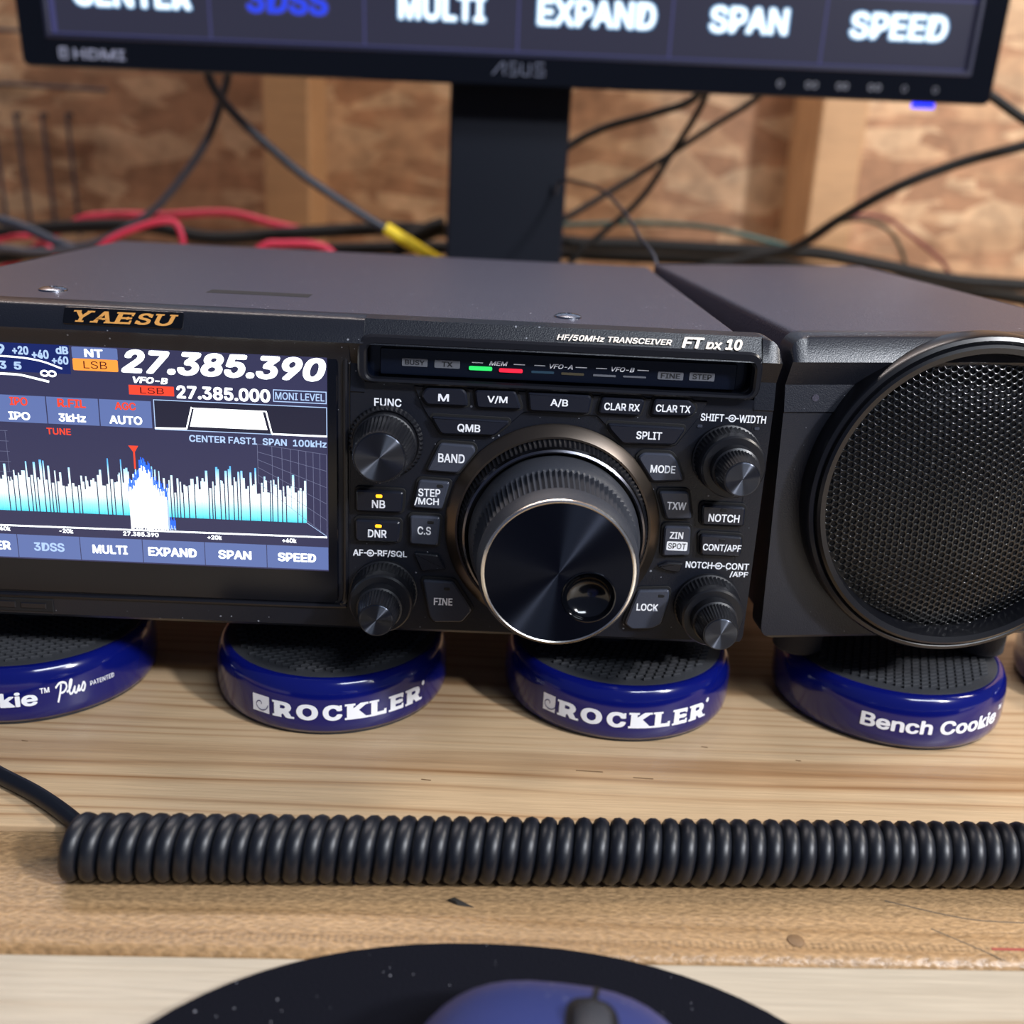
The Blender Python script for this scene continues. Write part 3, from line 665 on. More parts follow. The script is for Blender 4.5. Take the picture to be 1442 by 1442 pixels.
button([(62.3, 79.5), (74.8, 79.3), (75.0, 73.6), (62.9, 73.5)], [('NOTCH', 68.9, 75.9, 9.0, 2.4)], led=(68.5, 78.3))
button([(62.8, 70.5), (75.0, 70.2), (75.2, 64.3), (63.5, 64.2)], [('CONT/APF', 69.4, 66.7, 11.2, 2.4)], led=(69.2, 69.0))
button([(46.2, 51.9), (55.5, 52.5), (55.6, 49.3), (54.0, 41.3), (51.2, 39.7), (45.3, 39.3), (43.2, 41.1)], [('LOCK', 49.4, 46.8, 6.4, 2.3)], 'btn_grey', 2.0, led=(53.2, 50.6))
for p, m in (([(-20.4, 60.6), (-13.3, 60.2), (-10.7, 55.8), (-17.9, 55.0)], 'panel'), ([(51.2, 59.6), (54.0, 61.0), (58.8, 60.9), (58.1, 58.0), (54.0, 58.4)], 'rim')):
    mb = MB(); prism(mb, rpoly(p, .5), .1, -1.3, .3); mb.build('finger_ridge', m, front)

# knobs
def knob(cx, cz, kind):
    mb = MB()
    if kind == 'single':
        lathe(mb, [(10.6, .1), (10.6, -.9), (10.0, -1.4), (9.4, -1.4), (9.4, -.6)], cx, cz, 96, ribs=(1, 2), depth=.5)
        lathe(mb, [(9.0, -.4), (9.0, -4.2), (8.8, -4.4), (7.5, -15.4), (7.1, -16.3), (6.6, -16.3)], cx, cz, 96, ribs=(2, 3), depth=.35)
        R, Y = 6.75, -16.3
    else:
        lathe(mb, [(9.9, .1), (9.9, -1.4), (9.7, -1.6), (9.3, -6.6), (9.2, -6.9), (9.0, -9.6), (8.5, -10.2), (6.6, -10.2)], cx, cz, 96, ribs=(2, 3), depth=.42)
        o0 = mb.build('knob', 'knob', tr); mb = MB()
        lathe(mb, [(6.7, -9.8), (6.5, -13.2), (6.1, -13.5), (5.2, -19.9), (4.9, -20.8), (4.5, -20.8)], cx, cz, 80, ribs=(2, 3), depth=.26)
        R, Y = 4.65, -20.8
        inner = mb.build('inner_knob', 'knob', o0); o0['label'] = 'double knob, ribbed outer ring'
        mb = MB(); lathe(mb, [(R + .1, Y + .4), (R, Y - .15), (R - .2, Y - .28), (R - .35, Y - .28), (0.02, Y - .28)], cx, cz, 72); mb.build('knob_cap', 'spun', o0); return
    o = mb.build('knob', 'knob', tr)
    mb = MB(); lathe(mb, [(R + .1, Y + .4), (R, Y - .15), (R - .2, Y - .28), (R - .35, Y - .28), (0.02, Y - .28)], cx, cz, 72); mb.build('knob_cap', 'spun', o)
knob(-28.9, 93.5, 'single')
knob(68.0, 93.3, 'double'); knob(67.4, 47.8, 'double'); knob(-29.0, 47.8, 'double')
# tuning dial: fixed metal ring, knurled torque ring, dial body, polished rim, spun face, finger dimple
DX, DZ = 19.7, 69.9
mb = MB(); lathe(mb, [(31.2, .1), (31.2, -1.0), (30.6, -1.6), (28.2, -3.4), (27.6, -3.4), (27.4, -1)], DX, DZ, 160, close=False); ring = mb.build('dial_ring', 'bronze', tr)
mb = MB(); lathe(mb, [(27.6, -2.4), (27.5, -3.4), (26.5, -7.0), (26.3, -7.2), (25.9, -8.6), (25.3, -9.0), (24.8, -8.6), (24.4, -2.0), (10, -2.0)], DX, DZ, 240, ribs=(1, 2), depth=.55, mis=[0, 0, 0, 1, 1, 0, 0, 0, 0]); mb.build('torque_ring', ['knob', 'edge'], ring)
dial = thing  # placeholder name, replaced below
mb = MB(); lathe(mb, [(23.4, -4), (24.2, -9.6), (23.9, -13.6), (23.0, -16.6), (22.8, -17.2), (21.4, -28.8), (21.5, -29.4), (21.2, -33.2), (20.4, -34.9), (18.0, -34.9)], DX, DZ, 184, ribs=(4, 5), depth=.75, close=False); dial = mb.build('tuning_dial', 'knob_grey', tr)
mb = MB(); lathe(mb, [(20.4, -34.6), (20.15, -35.3), (19.6, -35.5), (19.3, -35.3), (19.3, -34.6)], DX, DZ, 144, close=False); mb.build('dial_rim', 'goldrim', dial)
# spun face with a round hole for the dimple
FX, FZ, FR = 27.9, 63.6, 6.9
mb = MB(); n = 96
outer = [(DX + 19.35 * math.cos(2 * PI * i / n), DZ + 19.35 * math.sin(2 * PI * i / n)) for i in range(n)]
hole = [(FX + FR * math.cos(2 * PI * i / n), FZ + FR * math.sin(2 * PI * i / n)) for i in range(n)]
vs = []
for j in range(9):
    for (a, b), (c, d) in zip(outer, hole): u = j / 8; vs.append((a + (c - a) * u, -35.2, b + (d - b) * u))
mb.add(vs, [(j * n + i, j * n + (i + 1) % n, (j + 1) * n + (i + 1) % n, (j + 1) * n + i) for j in range(8) for i in range(n)])
mb.build('dial_face', 'spun_big', dial)
mb = MB(); pr = [(FR + .35, -35.1), (FR + .25, -35.45), (FR, -35.5), (FR - .25, -35.2)] + [(FR * math.cos(a) * .96, -35.2 + 3.4 * math.sin(a)) for a in [PI / 2 * k / 8 for k in range(1, 8)]] + [(.05, -31.8)]
lathe(mb, pr, FX, FZ, 64, close=False); mb.build('finger_dimple', 'gloss', dial)
for fx, fy in ((-148, 36), (44, 36), (-148, 175), (44, 175)):
    mb = MB(); zlathe(mb, [(7.5, 20.05), (8.5, 21), (9.5, 30), (9.5, 37.2)], fx, fy, 28); mb.build('foot', 'rubber', tr)

# ================================================================== SPEAKER
RO, PS = 0.034, 0.062
cr, sr, cp, sp_ = math.cos(RO), math.sin(RO), math.cos(PS), math.sin(PS)
def sx(x, y, z):
    a = x * cr - z * sr; c = x * sr + z * cr
    return (84.9 + a * cp - y * sp_, a * sp_ + y * cp, 36.9 + c)
spk = thing('speaker', (135, 60, 20), 'black boxy loudspeaker with round domed mesh grille, right of the radio', 'speaker')
mb = MB(sx); prism(mb, rpoly(rect(4, 1.0, 104, 91.4), 2.2, 4), 205, 8, .6); mb.build('case', 'case', spk)
PS_ = [(9, .2), (.8, .2), (0, 1.2), (0, 20), (0, 70.2), (-.4, 70.7), (.8, 78.2), (-3.0, 84.6), (-3.4, 85.3), (-.5, 91.3), (.6, 92), (9, 92)]
mb = MB(sx); panel(mb, 0, 108.5, [(6, PS_), (102, PS_)], .2, 92, 4, 5)
lathe(mb, [(1, .6), (1, .0), (.1, .0)], 8.8, 74.6, 20, mi=1)
sfront = mb.build('front_panel', ['spk', 'case'], spk)
GX, GZ = 55.0, 46.0
mb = MB(sx); lathe(mb, [(47.6, 1), (47.6, -5.6), (47.0, -6.6), (46.0, -7.0), (45.3, -6.4), (45.0, -7.6), (44.2, -8.2), (42.6, -7.6), (41.6, -3.0), (41.4, -1)], GX, GZ, 160, close=False)
sring = mb.build('grille_ring', 'spk_black', spk)
# domed perforated grille: triangular lattice of round holes, with thickness
mb = MB(sx); pitch = 2.0; R = 42.0; hr = .70; hr0 = .86
vs = []; fs = []; vid = {}
def dome(x, z): return -2.2 - 6.3 * (1 - (x * x + z * z) / (R * R))
def gv(x, z, lay):
    k = (round(x, 3), round(z, 3), lay)
    if k not in vid:
        y = dome(x, z) + (0, .6, .16)[lay]
        vid[k] = len(vs); vs.append((GX + x, y, GZ + z))
    return vid[k]
rows = int(R / (pitch * .866)) + 2
tilt = math.radians(33); ct, st = math.cos(tilt), math.sin(tilt)
for j in range(-rows, rows + 1):
    for i in range(-rows - 10, rows + 11):
        hx = pitch * (i + .5 * (j & 1)); hz = pitch * .866 * j
        if hx * hx + hz * hz > (R - 1.0) ** 2: continue
        hexo = [(hx + pitch / math.sqrt(3) * math.cos(PI / 6 + PI / 3 * k), hz + pitch / math.sqrt(3) * math.sin(PI / 6 + PI / 3 * k)) for k in range(6)]
        o12 = []
        for k in range(6): a, b = hexo[k], hexo[(k + 1) % 6]; o12 += [a, ((a[0] + b[0]) / 2, (a[1] + b[1]) / 2)]
        i12 = [(hx + hr * math.cos(PI / 6 + PI / 6 * k), hz + hr * math.sin(PI / 6 + PI / 6 * k)) for k in range(12)]
        j12 = [(hx + hr0 * math.cos(PI / 6 + PI / 6 * k), hz + hr0 * math.sin(PI / 6 + PI / 6 * k)) for k in range(12)]
        rot = lambda p: (p[0] * ct - p[1] * st, p[0] * st + p[1] * ct)
        O = [gv(*rot(p), 0) for p in o12]; J = [gv(*rot(p), 0) for p in j12]; I = [gv(*rot(p), 2) for p in i12]; I2 = [gv(*rot(p), 1) for p in i12]
        for k in range(12):
            q = (k + 1) % 12; fs.append((O[k], O[q], J[q], J[k])); fs.append((J[k], J[q], I[q], I[k])); fs.append((I[k], I[q], I2[q], I2[k]))
mb.add(vs, fs); mb.build('grille', 'mesh', sring, ang=60, recalc=False)
mb = MB(sx); lathe(mb, [(42, 3), (40, 3.2), (38.5, 1.6), (36, 3.2), (14, 16 - 9), (11, 5.5), (7, 3.0), (3, 2.0), (.1, 1.8)], GX, GZ, 72, close=False)
# cone sits inside the cabinet, just behind the grille
mb.v = [(x, y - 1.4, z) for x, y, z in mb.v]; mb.build('cone', 'cone', sring)
for fx, hh in ((24, 17.5), (88, 20.0)):
    mb = MB(); c = sx(fx, 30, 0); zlathe(mb, [(7, 20.05), (8, 21), (8.5, c[2] + 2)], c[0], c[1], 28); mb.build('foot', 'rubber', spk)

# ================================================================== GRIP PUCKS
def puck(cx, cy, kind, label):
    r = thing('grip_puck', (cx, cy, 0), label, 'work grip', 'blue work grips on the bench')
    mb = MB(); zlathe(mb, [(35.0, 1.0), (36.9, 1.3), (37.7, 2.6), (38.1, 5), (38.1, 12.5), (37.6, 15.6), (36.6, 17.8), (35.6, 18.8), (34.6, 19.0), (33, 18.6)], cx, cy, 128)
    def wrap(a, z): rr = 38.1 + .12 - max(0, (abs(z - 8.7) - 3.8)) * .05; q = math.radians(a); return (cx + rr * math.cos(q), cy + rr * math.sin(q), z)
    if kind == 'serif':
        a0, a1, b0, b1 = label_ang[cx]
        k = 38.1 * PI / 180
        serif_word(mb, 'ROCKLER', (b0, 6.2, b1, 11.6), 0, 1, bold=.035, mapf=wrap, widths={'O': 1.25, 'C': 1.1, 'R': 1.1, 'K': 1.15, 'L': .95, 'E': .9})
        mb.add([wrap(*p) for p in rect(a0, 6.2, a1, 12.0)], [(0, 1, 2, 3)], 1)
        def w2(a, z): p = wrap(a, z); return (cx + (p[0] - cx) * 1.004, cy + (p[1] - cy) * 1.004, z)
        ca, cz = (a0 + a1) / 2, 9.1
        pts = [(ca + (.4 + t * .62) * math.cos(t * 1.05) * 1.0, cz + (.3 + t * .30) * math.sin(t * 1.05) * 1.2) for t in [k_ * .5 for k_ in range(13)]]
        v, f = ribbon(pts, .35, 3); mb.add([w2(a, z) for a, z in v], f, 2)
        v, f = ribbon([(b1 + 1.2 + .7 * math.cos(t), 11.6 + .45 * math.sin(t)) for t in [2 * PI * i / 10 for i in range(11)]], .7, 0); mb.add([wrap(a, z) for a, z in v], f, 1)
    else:
        s0, s1 = label_ang[cx]
        text(mb, 'Bench Cookie', (s0, 6.9, s1, 11.9), 0, 1, bold=.022, mapf=wrap)
        text(mb, 'TM', (s1 + 1.2, 10.6, s1 + 5.2, 12.4), 0, 1, bold=.02, mapf=wrap)
        if kind == 'plus':
            o = s1 + 8.0
            strokes = [[(0.4, 6.6), (1.6, 9.5), (2.4, 12.6)], [(-.2, 11.6), (1.8, 13.0), (4.2, 12.8), (4.8, 11.2), (3.4, 9.8), (1.8, 9.6)], [(4.6, 9.4), (6.2, 10.4), (7.4, 13.0), (6.6, 13.0), (5.9, 10.2), (6.2, 8.6), (7.4, 9.0), (8.6, 10.8), (8.2, 9.0), (9.2, 8.6), (10.6, 10.8), (10.2, 9.0), (11.4, 9.4), (12.8, 11.4), (13.4, 10.2), (12.6, 8.6), (11.6, 8.9)]]
            for st_ in strokes: v, f = ribbon([(o + a * .95, b) for a, b in st_], .75, 5); mb.add([wrap(a, z) for a, z in v], f, 1)
            text(mb, 'PATENTED', (o + 15.2, 9.4, o + 27.5, 10.9), 0, 1, bold=.008, mapf=wrap)
    mb.build('body', ['puck', 'white', 'puck'], r, ang=50)
    mb = MB(); zlathe(mb, [(35.6, 0.0), (36.2, .3), (36.2, 1.2), (35, 1.4)], cx, cy, 96); mb.build('bottom_pad', 'rubber', r)
    # woven grip pad: base disc with rows of short ribs
    mb = MB(); zlathe(mb, [(34.2, 18.2), (34.2, 18.9), (33.6, 19.1), (.1, 19.1)], cx, cy, 96)
    for j in range(-15, 16):
        for i in range(-9, 10):
            px, py = i * 3.5 + (1.75 if j & 1 else 0), j * 2.05
            if math.hypot(px, py) > 31.4: continue
            a = .35; ca, sa = math.cos(a), math.sin(a); X, Y = cx + px * ca - py * sa, cy + px * sa + py * ca
            q = [(-1.35, -.35), (1.35, -.35), (1.35, .35), (-1.35, .35)]
            zprism(mb, [(X + u * ca - v * sa, Y + u * sa + v * ca) for u, v in q], 19.05, 20.0, .22)
    mb.build('grip_pad', 'rubber', r, ang=40)
    return r
label_ang = {-147.9: (-145, -67.2), -49: (-121.5, -112.2, -110.4, -35.5), 47.2: (-133.2, -126.2, -124.8, -48.5), 141.2: (-120.8, -47), 235.5: (-60, 10)}
puck(-147.9, 31.5, 'plus', 'blue round work grip under left part of the radio, Plus written in script')
puck(-49, 32.7, 'serif', 'blue round work grip under the radio below the screen, capitals on its side')
puck(47.2, 35.4, 'serif', 'blue round work grip below the tuning dial, white capitals on its side')
puck(141.2, 37.0, 'bench', 'blue round work grip under the loudspeaker, rounded white lettering')
puck(235.5, 50, 'bench', 'dark blue round work grip at the far right edge, mostly out of frame')

# ================================================================== COILED CORD
mb = MB(); pts = []
wr, cr_ = 2.26, 5.95
turns = 72; step = 4.35; x0 = -96.2
def axis(q): return (x0 + q, -67.5 + .0424 * (x0 + q), 8.2)
N = 26
lead = smooth_path([(-560, -20, 2.2), (-400, 24, 2.2), (-260, 25, 2.2), (-190, 3, 2.2), (-165, -12, 2.2), (-146, -24.5, 2.2), (-131, -34.3, 2.2), (-118, -42.2, 2.2), (-107, -50.4, 2.2), (-100.5, -56.6, 2.15), (-97.6, -62.5, 2.12), (-96.8, -67.5, 2.12), (-96.2, -71.59, 2.15)], 6)
hel = []
for i in range(int(turns * N)):
    a = 2 * PI * i / N; q = step * i / N; ax = axis(q)
    ph = -PI / 2 - a
    hel.append(Vector((ax[0] + .25 * math.sin(3.1 * q / 60), ax[1] + cr_ * math.cos(ph), ax[2] + cr_ * math.sin(ph))))
lead = lead[:-4]
tail = [Vector((hel[-1].x + 8 * k, hel[-1].y + 1.5 * k, max(2.2, hel[-1].z - 2 * k))) for k in range(1, 9)]
tube(mb, lead + hel + tail, wr, 10, sm=0)
solo(mb, 'coiled_cord', 'cord', (20, -66, 0), 'thick black coiled cord lying across the bench before the radio', 'cord', ang=60)

# ================================================================== MOUSE PAD, MOUSE
mb = MB(); out = []
for i in range(72):
    a = 2 * PI * i / 72; out.append((5 + 82 * math.copysign(abs(math.cos(a)) ** .92, math.cos(a)), -155 + (62 if math.sin(a) > 0 else 95) * math.copysign(abs(math.sin(a)) ** .95, math.sin(a))))
zprism(mb, out, -.3, 2.8, .5); solo(mb, 'mouse_pad', 'pad', (5, -150, -.4), 'black cloth mouse pad with curved top edge, under the mouse', 'mouse pad')
mou = thing('computer_mouse', (14, -158, 2.8), 'blue computer mouse with grey scroll wheel on the black pad', 'mouse')
mrot = -0.10; mc, ms_ = math.cos(mrot), math.sin(mrot)
def mx(x, y, z): return (14.5 + x * mc - y * ms_, -165.6 + x * ms_ + y * mc, 2.9 + z)
def shell(mb, sc, zs, zlo, mi=0, cut=None):
    nu, nv = 48, 22; vs = []
    for j in range(nv + 1):
        b = PI / 2 * j / nv; rr = math.cos(b) ** .55; h = math.sin(b)
        for i in range(nu):
            a = 2 * PI * i / nu; X = 31 * sc * rr * math.copysign(abs(math.cos(a)) ** .72, math.cos(a)); Y = 52 * rr * sc * math.copysign(abs(math.sin(a)) ** .72, math.sin(a))
            H = zlo + (zs * (1 - .38 * max(0, Y / 52) ** 1.5 - .15 * max(0, -Y / 52)) - zlo) * h
            vs.append((X, Y, H))
    fs = [(j * nu + i, j * nu + (i + 1) % nu, (j + 1) * nu + (i + 1) % nu, (j + 1) * nu + i) for j in range(nv) for i in range(nu)] + [tuple(range(nu))[::-1]]
    mb.add(vs, fs, mi)
mb = MB(mx); shell(mb, 1.03, 24, 0.1); mb.build('base_shell', 'mouse_dark', mou)
mb = MB(mx); shell(mb, .985, 30, 6); mb.build('top_shell', 'mouse', mou)
def hs(x, y):
    rr = min(.999, (abs(x / 31) ** 2.78 + abs(y / 52) ** 2.78) ** (1 / 2.78) / .985); h = math.sqrt(1 - rr ** (2 / .55))
    return 6 + (30 * (1 - .38 * max(0, y / 52) ** 1.5 - .15 * max(0, -y / 52)) - 6) * h
def patch(name, y0, y1, wf, m, lift):
    mb = MB(mx); n = 26; k = 8; vs = []
    for i in range(n + 1):
        y = y0 + (y1 - y0) * i / n; cx, hw = wf(i / n)
        vs += [(cx + hw * (2 * q / k - 1), y, hs(cx + hw * (2 * q / k - 1), y) + lift) for q in range(k + 1)]
    mb.add(vs, [(i * (k + 1) + q, i * (k + 1) + q + 1, (i + 1) * (k + 1) + q + 1, (i + 1) * (k + 1) + q) for i in range(n) for q in range(k)])
    return mb.build(name, m, mou)
patch('button_gap', 33, 50.5, lambda u: (6.0 + 1.6 * u, .55), 'gap', .18)
patch('wheel_well', 6, 36.5, lambda u: (5.6,   .3 + 4.6 * max(0, 1 - (2 * u - 1) ** 4) ** .5), 'gap', .15)
t_ = MB(); lathe(t_, [(8.6, -3.5), (10.4, -3.2), (11.3, -2.3), (11.8, 0), (11.3, 2.3), (10.4, 3.2), (8.6, 3.5)], 0, 0, 64, ribs=(2, 3, 4), depth=.25)
mb = MB(mx); mb.add([(5.6 + y, 22.5 + x, 17.0 + z) for x, y, z in t_.v], t_.f); mb.build('scroll_wheel', 'wheel', mou)

mb = MB(); mb.add([(-5, -76.6, .1), (-3.2, -75.6, .1), (1.6, -78.6, .1), (-2.6, -77.9, .1), (-4.6, -76.8, .9), (-3.4, -76.2, 1.0), (-.5, -77.6, .5), (-3, -77.4, .8)],
        [(0, 1, 2, 3), (4, 5, 6, 7), (0, 1, 5, 4), (1, 2, 6, 5), (2, 3, 7, 6), (3, 0, 4, 7)])
solo(mb, 'wood_chip', 'chip', (-3, -77, 0), 'tiny dark splinter lying on the worn middle board before the cord', 'splinter')

# ================================================================== MONITOR
mX = Vector((0.999928, 0, 0.012)); mZ = Vector((-0.01197048, -0.06975647, 0.99749223)); mY = mZ.cross(mX)
MO = Vector((2.25, 370.8, 229.3))
def ml(u, w_, v): p = MO + mX * u + mY * w_ + mZ * v; return tuple(p)
mon = thing('monitor', (4, 412, 0), 'large black computer monitor standing behind the radio, big menu words lit', 'monitor')
mb = MB(ml)
prism(mb, rpoly(rect(-281, -17.5, 285, 318), 5, 4), 30, 2, 1.0, 0)
ringprism(mb, rpoly(rect(-281, -17.5, 285, 318), 5, 4), rpoly(rect(-264.5, -.8, 269, 300), 1, 4), 3, -3.5, .8, 0)
ringprism(mb, rpoly(rect(-266, -2.2, 270.4, 301.4), 1, 2), rpoly(rect(-263.2, .6, 267.6, 298.6), .5, 2), .5, -4.2, .5, 1)
prism(mb, rpoly(rect(-90, 60, 98, 200), 8, 3), 52, 28, 4, 2)
mb.add([], [])
house = mb.build('housing', ['mon', 'mon_lip', 'mon_matt'], mon)
mb = MB(ml); text(mb, 'HDMI', (-251.2, -12.6, -221.6, -7.0), -3.62, 0, bold=.02); mb.build('port_logo', 'logo_dim', house)
mb = MB(ml); ringprism(mb, rpoly(rect(-259.6, -13, -254.3, -6.4), 1.2, 3), rpoly(rect(-258.6, -12, -255.3, -7.4), .6, 3), -3.4, -3.62, .05)
text(mb, 'P', (-258.0, -11.6, -255.8, -7.8), -3.65, 0); mb.build('port_logo', 'logo_dim', house)
for k, x in enumerate((159.1, 177.7, 195.9, 215.0, 232.7, 251.0)):
    mb = MB(ml)
    for d in ((0,), (-1.9, 2.1), (-1.9, 1.9), (-2.1, 2.1), (0,), (0,))[k]:
        v, f = ribbon([(x + d + 1.5 * math.cos(t0), -10.2 + 1.7 * math.sin(t0)) for t0 in [2 * PI * i / 12 for i in range(13)]], .8 if k < 4 else .5, 0)
        mb.add([(a, -3.62, b) for a, b in v], f)
    mb.build('key_icon', 'icon', house)
mb = MB(ml)
for st_ in ([(-9.4, -11.6), (-3.6, -5.0)], [(-2.6, -11.6), (-2.6, -5.0), (-3.6, -5.0)], [(4.6, -5.0), (.6, -5.0), (.6, -8.2), (5.0, -8.4), (5.0, -11.4), (.2, -11.4)], [(7.4, -5.0), (7.4, -10.2), (8.6, -11.4), (12.2, -11.4), (12.2, -5.0)], [(20.6, -5.0), (15.4, -5.0), (15.4, -8.2), (20.8, -8.4), (20.8, -11.4), (15.0, -11.4)]):
    v, f = ribbon(st_, .9, 0); mb.add([(a, -3.62, b) for a, b in v], f)
mb.build('wordmark', 'logo', house)
mb = MB(ml); box(mb, 240.5, 252.6, -3.0, 2, -20.6, -17.2, .6); mb.build('power_light', 'led_blue', house)['label'] = 'glowing blue power light'
mb = MB(ml)
flat(mb, rect(-263, .4, 267.4, 299), -.4, 0)
KM = [-260.5 + 88.4 * k for k in range(7)]
for k in range(6): flat(mb, rect(KM[k] + .6, 1.4, KM[k + 1] - .6, 36.5), -.5, 1)
for k, (s, a, b) in enumerate((('CENTER', -248.8, -182.3), ('3DSS', -150.7, -104.5), ('MULTI', -63.9, -14.5), ('EXPAND', 15.8, 83.5), ('SPAN', 114.9, 160.0), ('SPEED', 196.4, 252.7))):
    z1 = 29.5
    text(mb, s, (a - 1, 14.7, b + 1, z1 + .8), -.62, 4 if k != 1 else 5, bold=.05)
    text(mb, s, (a, 15.5, b, z1), -.75, 2 if k != 1 else 3, bold=.022)
# the rest of the picture above the frame: spectrum, filter strip, frequency
flat(mb, rect(-263, 38, 267, 46), -.5, 6)
x = -255.0
while x < 250:
    hh = 40 + 45 * rnd.random() ** 1.5 + (50 * math.exp(-((x - 15) / 22) ** 2)); wd = 1.5 + 2 * rnd.random()
    flat(mb, rect(x, 66, x + wd, 66 + hh), -.6, 4 if rnd.random() < .45 else 2); x += wd + 1
flat(mb, rect(-255, 203, -20, 238), -.5, 1); flat(mb, rect(20, 205, 120, 232), -.6, 4)
text(mb, '27.385.390', (-20, 258, 262, 290), -.6, 2, shear=.22, bold=.04); text(mb, '27.385.000', (60, 240, 190, 255), -.6, 2)
mb.build('screen', ['mon_bg', 'mon_key', 'mon_text', 'mon_blue', 'mon_glow', 'mon_navy' if 'mon_navy' in M else 'mon_bg', 'mon_key_gap'], house, recalc=False)
mb = MB(); prism(mb, rpoly(rect(-33, 8, 42.5, 330), 2, 3), 425, 408, 1.5); mb.build('stand_column', 'mon_matt', mon)
mb = MB(); zprism(mb, rpoly([(-110, 330), (118, 330), (118, 500), (-110, 500)], 60, 8), 0.1, 10, 3); mb.build('stand_base', 'mon_matt', mon)

# ================================================================== CABLES BEHIND THE RADIO
def cable(name, pts, r, m, label, cat='cable', group=None, seg=10):
    mb = MB(); tube(mb, pts, r, seg); z = min(p[2] for p in pts)
    c = pts[len(pts) // 2]
    return solo(mb, name, m, (c[0], c[1], z), label, cat, group, ang=60)
vc = thing('video_cable', (-100, 450, 90), 'black cable with yellow sleeve running down beside the monitor stand', 'cable')
mb = MB(); tube(mb, [(-189, 424, 245), (-183, 424, 203.8), (-143.3, 440, 163.4), (-109.7, 450, 139.9), (-73.8, 455, 119.5), (-39, 460, 101.0), (-26, 462, 93.5), (-20, 486, 62), (-45, 530, 20), (-90, 550, 4)], 3.0, 10); mb.build('cable_jacket', 'cable_navy', vc)
mb = MB(); tube(mb, [(-77.5, 454, 122.3), (-57, 457, 110.6), (-38, 460, 99.5)], 4.0, 14); mb.build('sleeve', 'yellow', vc)['label'] = 'yellow sleeve'
cable('grey_cable', [(-178, 430, 250), (-180, 450, 220.8), (-185.5, 450, 199), (-197, 450, 171.9), (-221.4, 455, 141.2), (-243.5, 460, 121.2), (-278.4, 465, 102.4), (-320.8, 470, 92.7), (-400, 475, 91), (-600, 490, 50), (-1000, 500, 3)], 2.7, 'cable_grey', 'dark grey cable curving down to the left beneath the monitor')
cable('power_cable', [(-1000, 560, 6), (-700, 540, 20), (-480, 520, 76), (-404.9, 520, 93.3), (-340.5, 520, 104.7), (-266.2, 520, 110.4), (-213.6, 520, 104.2), (-149.6, 520, 110.9), (-75.1, 520, 117.7), (-.2, 520, 117.2), (32, 520, 116.2), (64.5, 520, 113.6), (107.6, 520, 114.7), (161.7, 520, 114.7), (221.4, 520, 115), (248.7, 520, 114.8), (298.9, 520, 108.2), (355.4, 520, 100.3), (439.4, 520, 96.3), (600, 530, 70), (1000, 560, 6)], 5.0, 'cable', 'thickest black cable lying level along the wall behind the radio')
cable('ribbed_cable', [(-1000, 590, 6), (-700, 580, 14), (-490, 560, 52), (-390, 545, 78), (-300, 535, 92), (-210, 540, 92), (-120, 540, 99), (-30, 540, 104), (90, 545, 104), (210, 545, 104), (300, 545, 96), (420, 545, 86), (600, 560, 60), (1000, 590, 6)], 5.0, 'cable', 'second black cable just below the thick one along the wall')
cable('navy_cable', [(-1000, 470, 4), (-800, 475, 40), (-560, 480, 112), (-450, 480, 121), (-382.5, 480, 115.8), (-343.2, 480, 110.4), (-309.4, 480, 97.3), (-274.8, 480, 89.1), (-220, 480, 70)], 3.6, 'cable_navy', 'navy cable sloping in from the left edge behind the radio')
cable('red_wire', [(-1000, 620, 4), (-600, 600, 4), (-430, 570, 50), (-337.8, 560, 104.5), (-306.7, 560, 114.1), (-262.3, 560, 116.3), (-212.3, 560, 120.4), (-176.5, 560, 114.1), (-140.3, 560, 108)], 3.0, 'red', 'long pink red wire behind the level black cable, left', 'wire')
cable('red_lead', [(-300, 420, 2.4), (-290, 420, 50), (-275, 420, 88), (-262, 420, 102), (-249.7, 420, 110.7), (-226, 420, 120), (-212, 420, 121.2), (-207.8, 420, 113.7), (-206.9, 420, 104.6), (-207, 420, 60), (-206, 420, 2.4)], 2.2, 'red', 'red wire looped in an arch just above the radio, left', 'wire')
cable('red_loop', [(-175, 430, 90), (-156.7, 430, 107.6), (-142.4, 430, 110.2), (-123.5, 430, 110.6), (-111.6, 430, 106.5), (-100, 430, 90)], 2.6, 'red', 'short red wire just showing over the radio beside the left stud', 'wire')
cable('red_end', [(-1000, 510, 3), (-600, 505, 30), (-430, 500, 76), (-384.9, 500, 92.1), (-363.8, 500, 96.7), (-348, 500, 100), (-330, 500, 96), (-310, 500, 50), (-300, 500, 2)], 2.0, 'red', 'red wire end at the left edge near the navy cable', 'wire')
cable('signal_cable', [(5, 440, 120), (25.8, 436, 163), (43.6, 433, 180.6), (66.8, 440, 193.7), (100, 450, 204.5), (125.1, 450, 214.6), (140.3, 450, 235)], 2.6, 'cable', 'black cable arching up from stand to monitor, the upper of those right of it')
cable('slender_cable', [(0, 450, 112), (29, 450, 125.7), (47.8, 450, 136), (95.3, 460, 166), (140.7, 460, 198), (167.4, 460, 216.3), (185.1, 460, 235)], 2.2, 'cable', 'black cable rising gently rightwards from stand foot to monitor')
cable('steep_cable', [(40, 447, 90), (59.1, 447, 115.3), (70.6, 447, 125.4), (95.4, 444, 150), (112.1, 440, 178.3), (130, 438, 212.6), (136, 440, 240)], 2.2, 'cable', 'black cable rising steeply to the monitor, crossing two others')
cable('thin_grey_wire', [(36, 405, 152), (38.6, 400, 159.7), (50.6, 380, 159.4), (61.2, 350, 155.8), (68.8, 300, 146.5), (71.5, 250, 136.9), (75.3, 212, 127.6), (76, 204, 100)], .9, 'cable_grey', 'thin grey wire arching from monitor stand down behind the loudspeaker', 'wire')
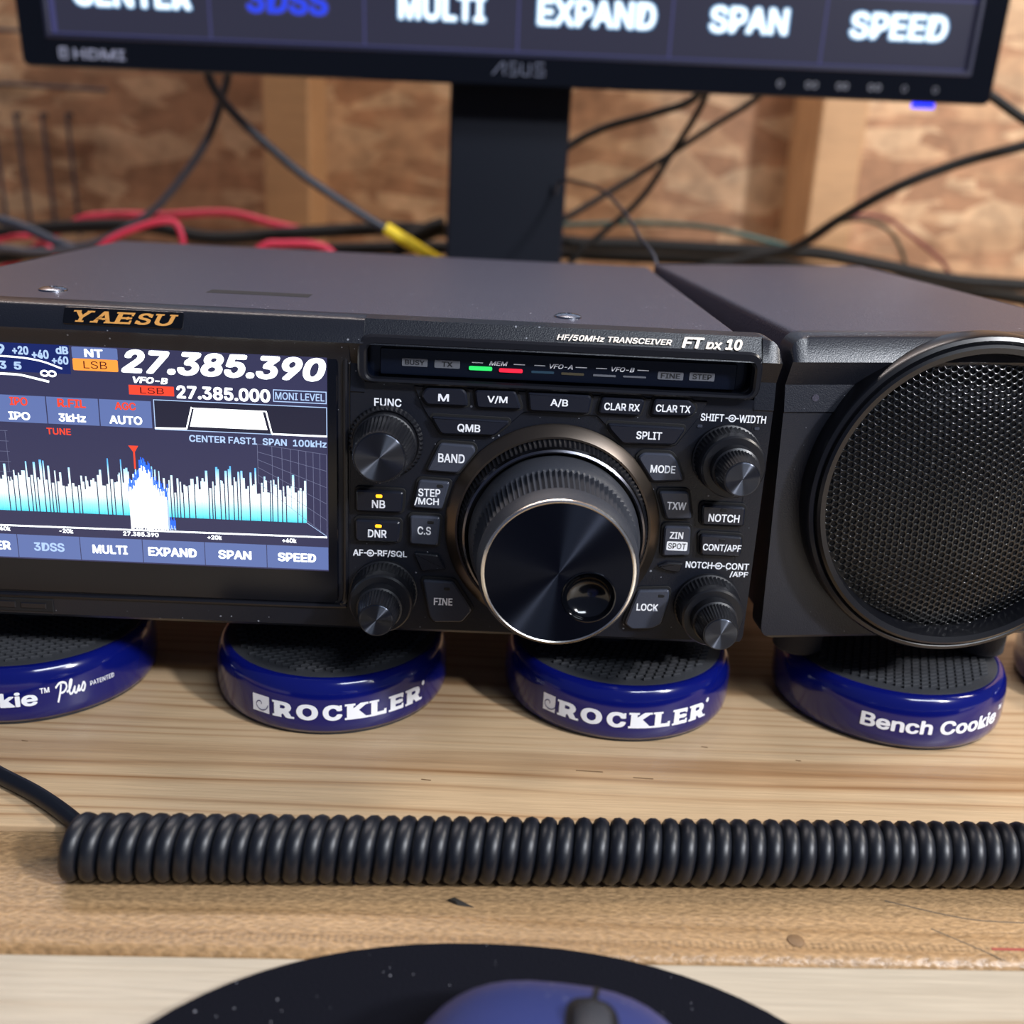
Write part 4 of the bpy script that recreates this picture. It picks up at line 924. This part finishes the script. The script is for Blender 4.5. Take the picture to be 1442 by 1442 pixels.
cable('antenna_cable', [(150, 505, 100), (190, 500, 111.6), (217.8, 490, 120.9), (239.8, 470, 142), (269, 450, 165.5), (305.4, 440, 183.4), (342, 430, 196.3), (383.9, 420, 211.2), (520, 415, 245), (800, 430, 270), (1100, 700, 280)], 3.4, 'cable', 'black cable rising to the right edge over the loudspeaker')
cable('dark_red_wire', [(226.7, 560, 105), (253.1, 560, 123), (278.4, 560, 141.3), (306, 560, 141.6), (336.9, 560, 124.4), (363.2, 560, 104), (375.4, 560, 70)], 1.5, 'dark_red', 'thin dark red wire arched over the loudspeaker, right', 'wire')
cable('green_wire', [(240, 566, 110), (255.7, 570, 127.8), (282.1, 570, 138.8), (304.9, 570, 136.7), (320.9, 570, 125.6), (333.7, 570, 101.5), (340, 570, 70)], 1.5, 'green', 'thin dark green wire arched beneath the dark red one', 'wire')
cable('teal_wire', [(38.8, 580, 121.9), (72.3, 580, 124.7), (111.5, 580, 127.7), (168, 580, 127.2), (220.1, 580, 118.8), (270, 580, 108)], 2.0, 'teal', 'teal wire running level right of the monitor stand', 'wire')
cable('outlet_cable', [(270, 425, 240), (288.2, 405, 230.4), (303.2, 400, 221.8), (324.3, 400, 210.5), (363.4, 400, 192.8), (450, 420, 150), (640, 480, 20), (1000, 500, 4)], 3.0, 'cable', 'black cable leaving the lower right corner of the monitor')
mb = MB(); tube(mb, [(-66, 490, 112), (-56, 488, 116), (-46, 486, 121), (-38, 485, 124)], 6.5, 14, sm=4)
tube(mb, [(-72, 492, 104), (-66, 490, 112)], 5.2, 12, sm=2); tube(mb, [(-76, 494, 60), (-72, 492, 106)], 3.0, 10, sm=2)
solo(mb, 'cable_plug', 'cable', (-72, 492, 60), 'black cable plug behind the yellow sleeve left of the stand', 'plug', ang=60)
rack = thing('wire_rack', (-400, 705, 88), 'dark thin wire rods hanging on the chipboard at far left', 'rack')
for pts in ([(-560, 700, 255), (-470, 700, 254.8), (-410, 700, 255.5)], [(-560, 700, 213), (-437, 700, 211.9), (-348.9, 700, 211.2)], [(-431.7, 700, 187.4), (-425.3, 697, 85)], [(-408.1, 700, 188.6), (-403.2, 697, 85)], [(-385.8, 700, 189.7), (-382, 697, 85)], [(-452, 700, 187), (-447, 697, 85)]):
    mb = MB(); tube(mb, pts, 1.6, 8, sm=4); P0 = pts[0] if len(pts) == 2 else pts[1]; tube(mb, [(P0[0], 711, P0[2]), (P0[0], 700, P0[2])], 1.6, 8, sm=0)
    mb.build('rod', 'cable_grey', rack)
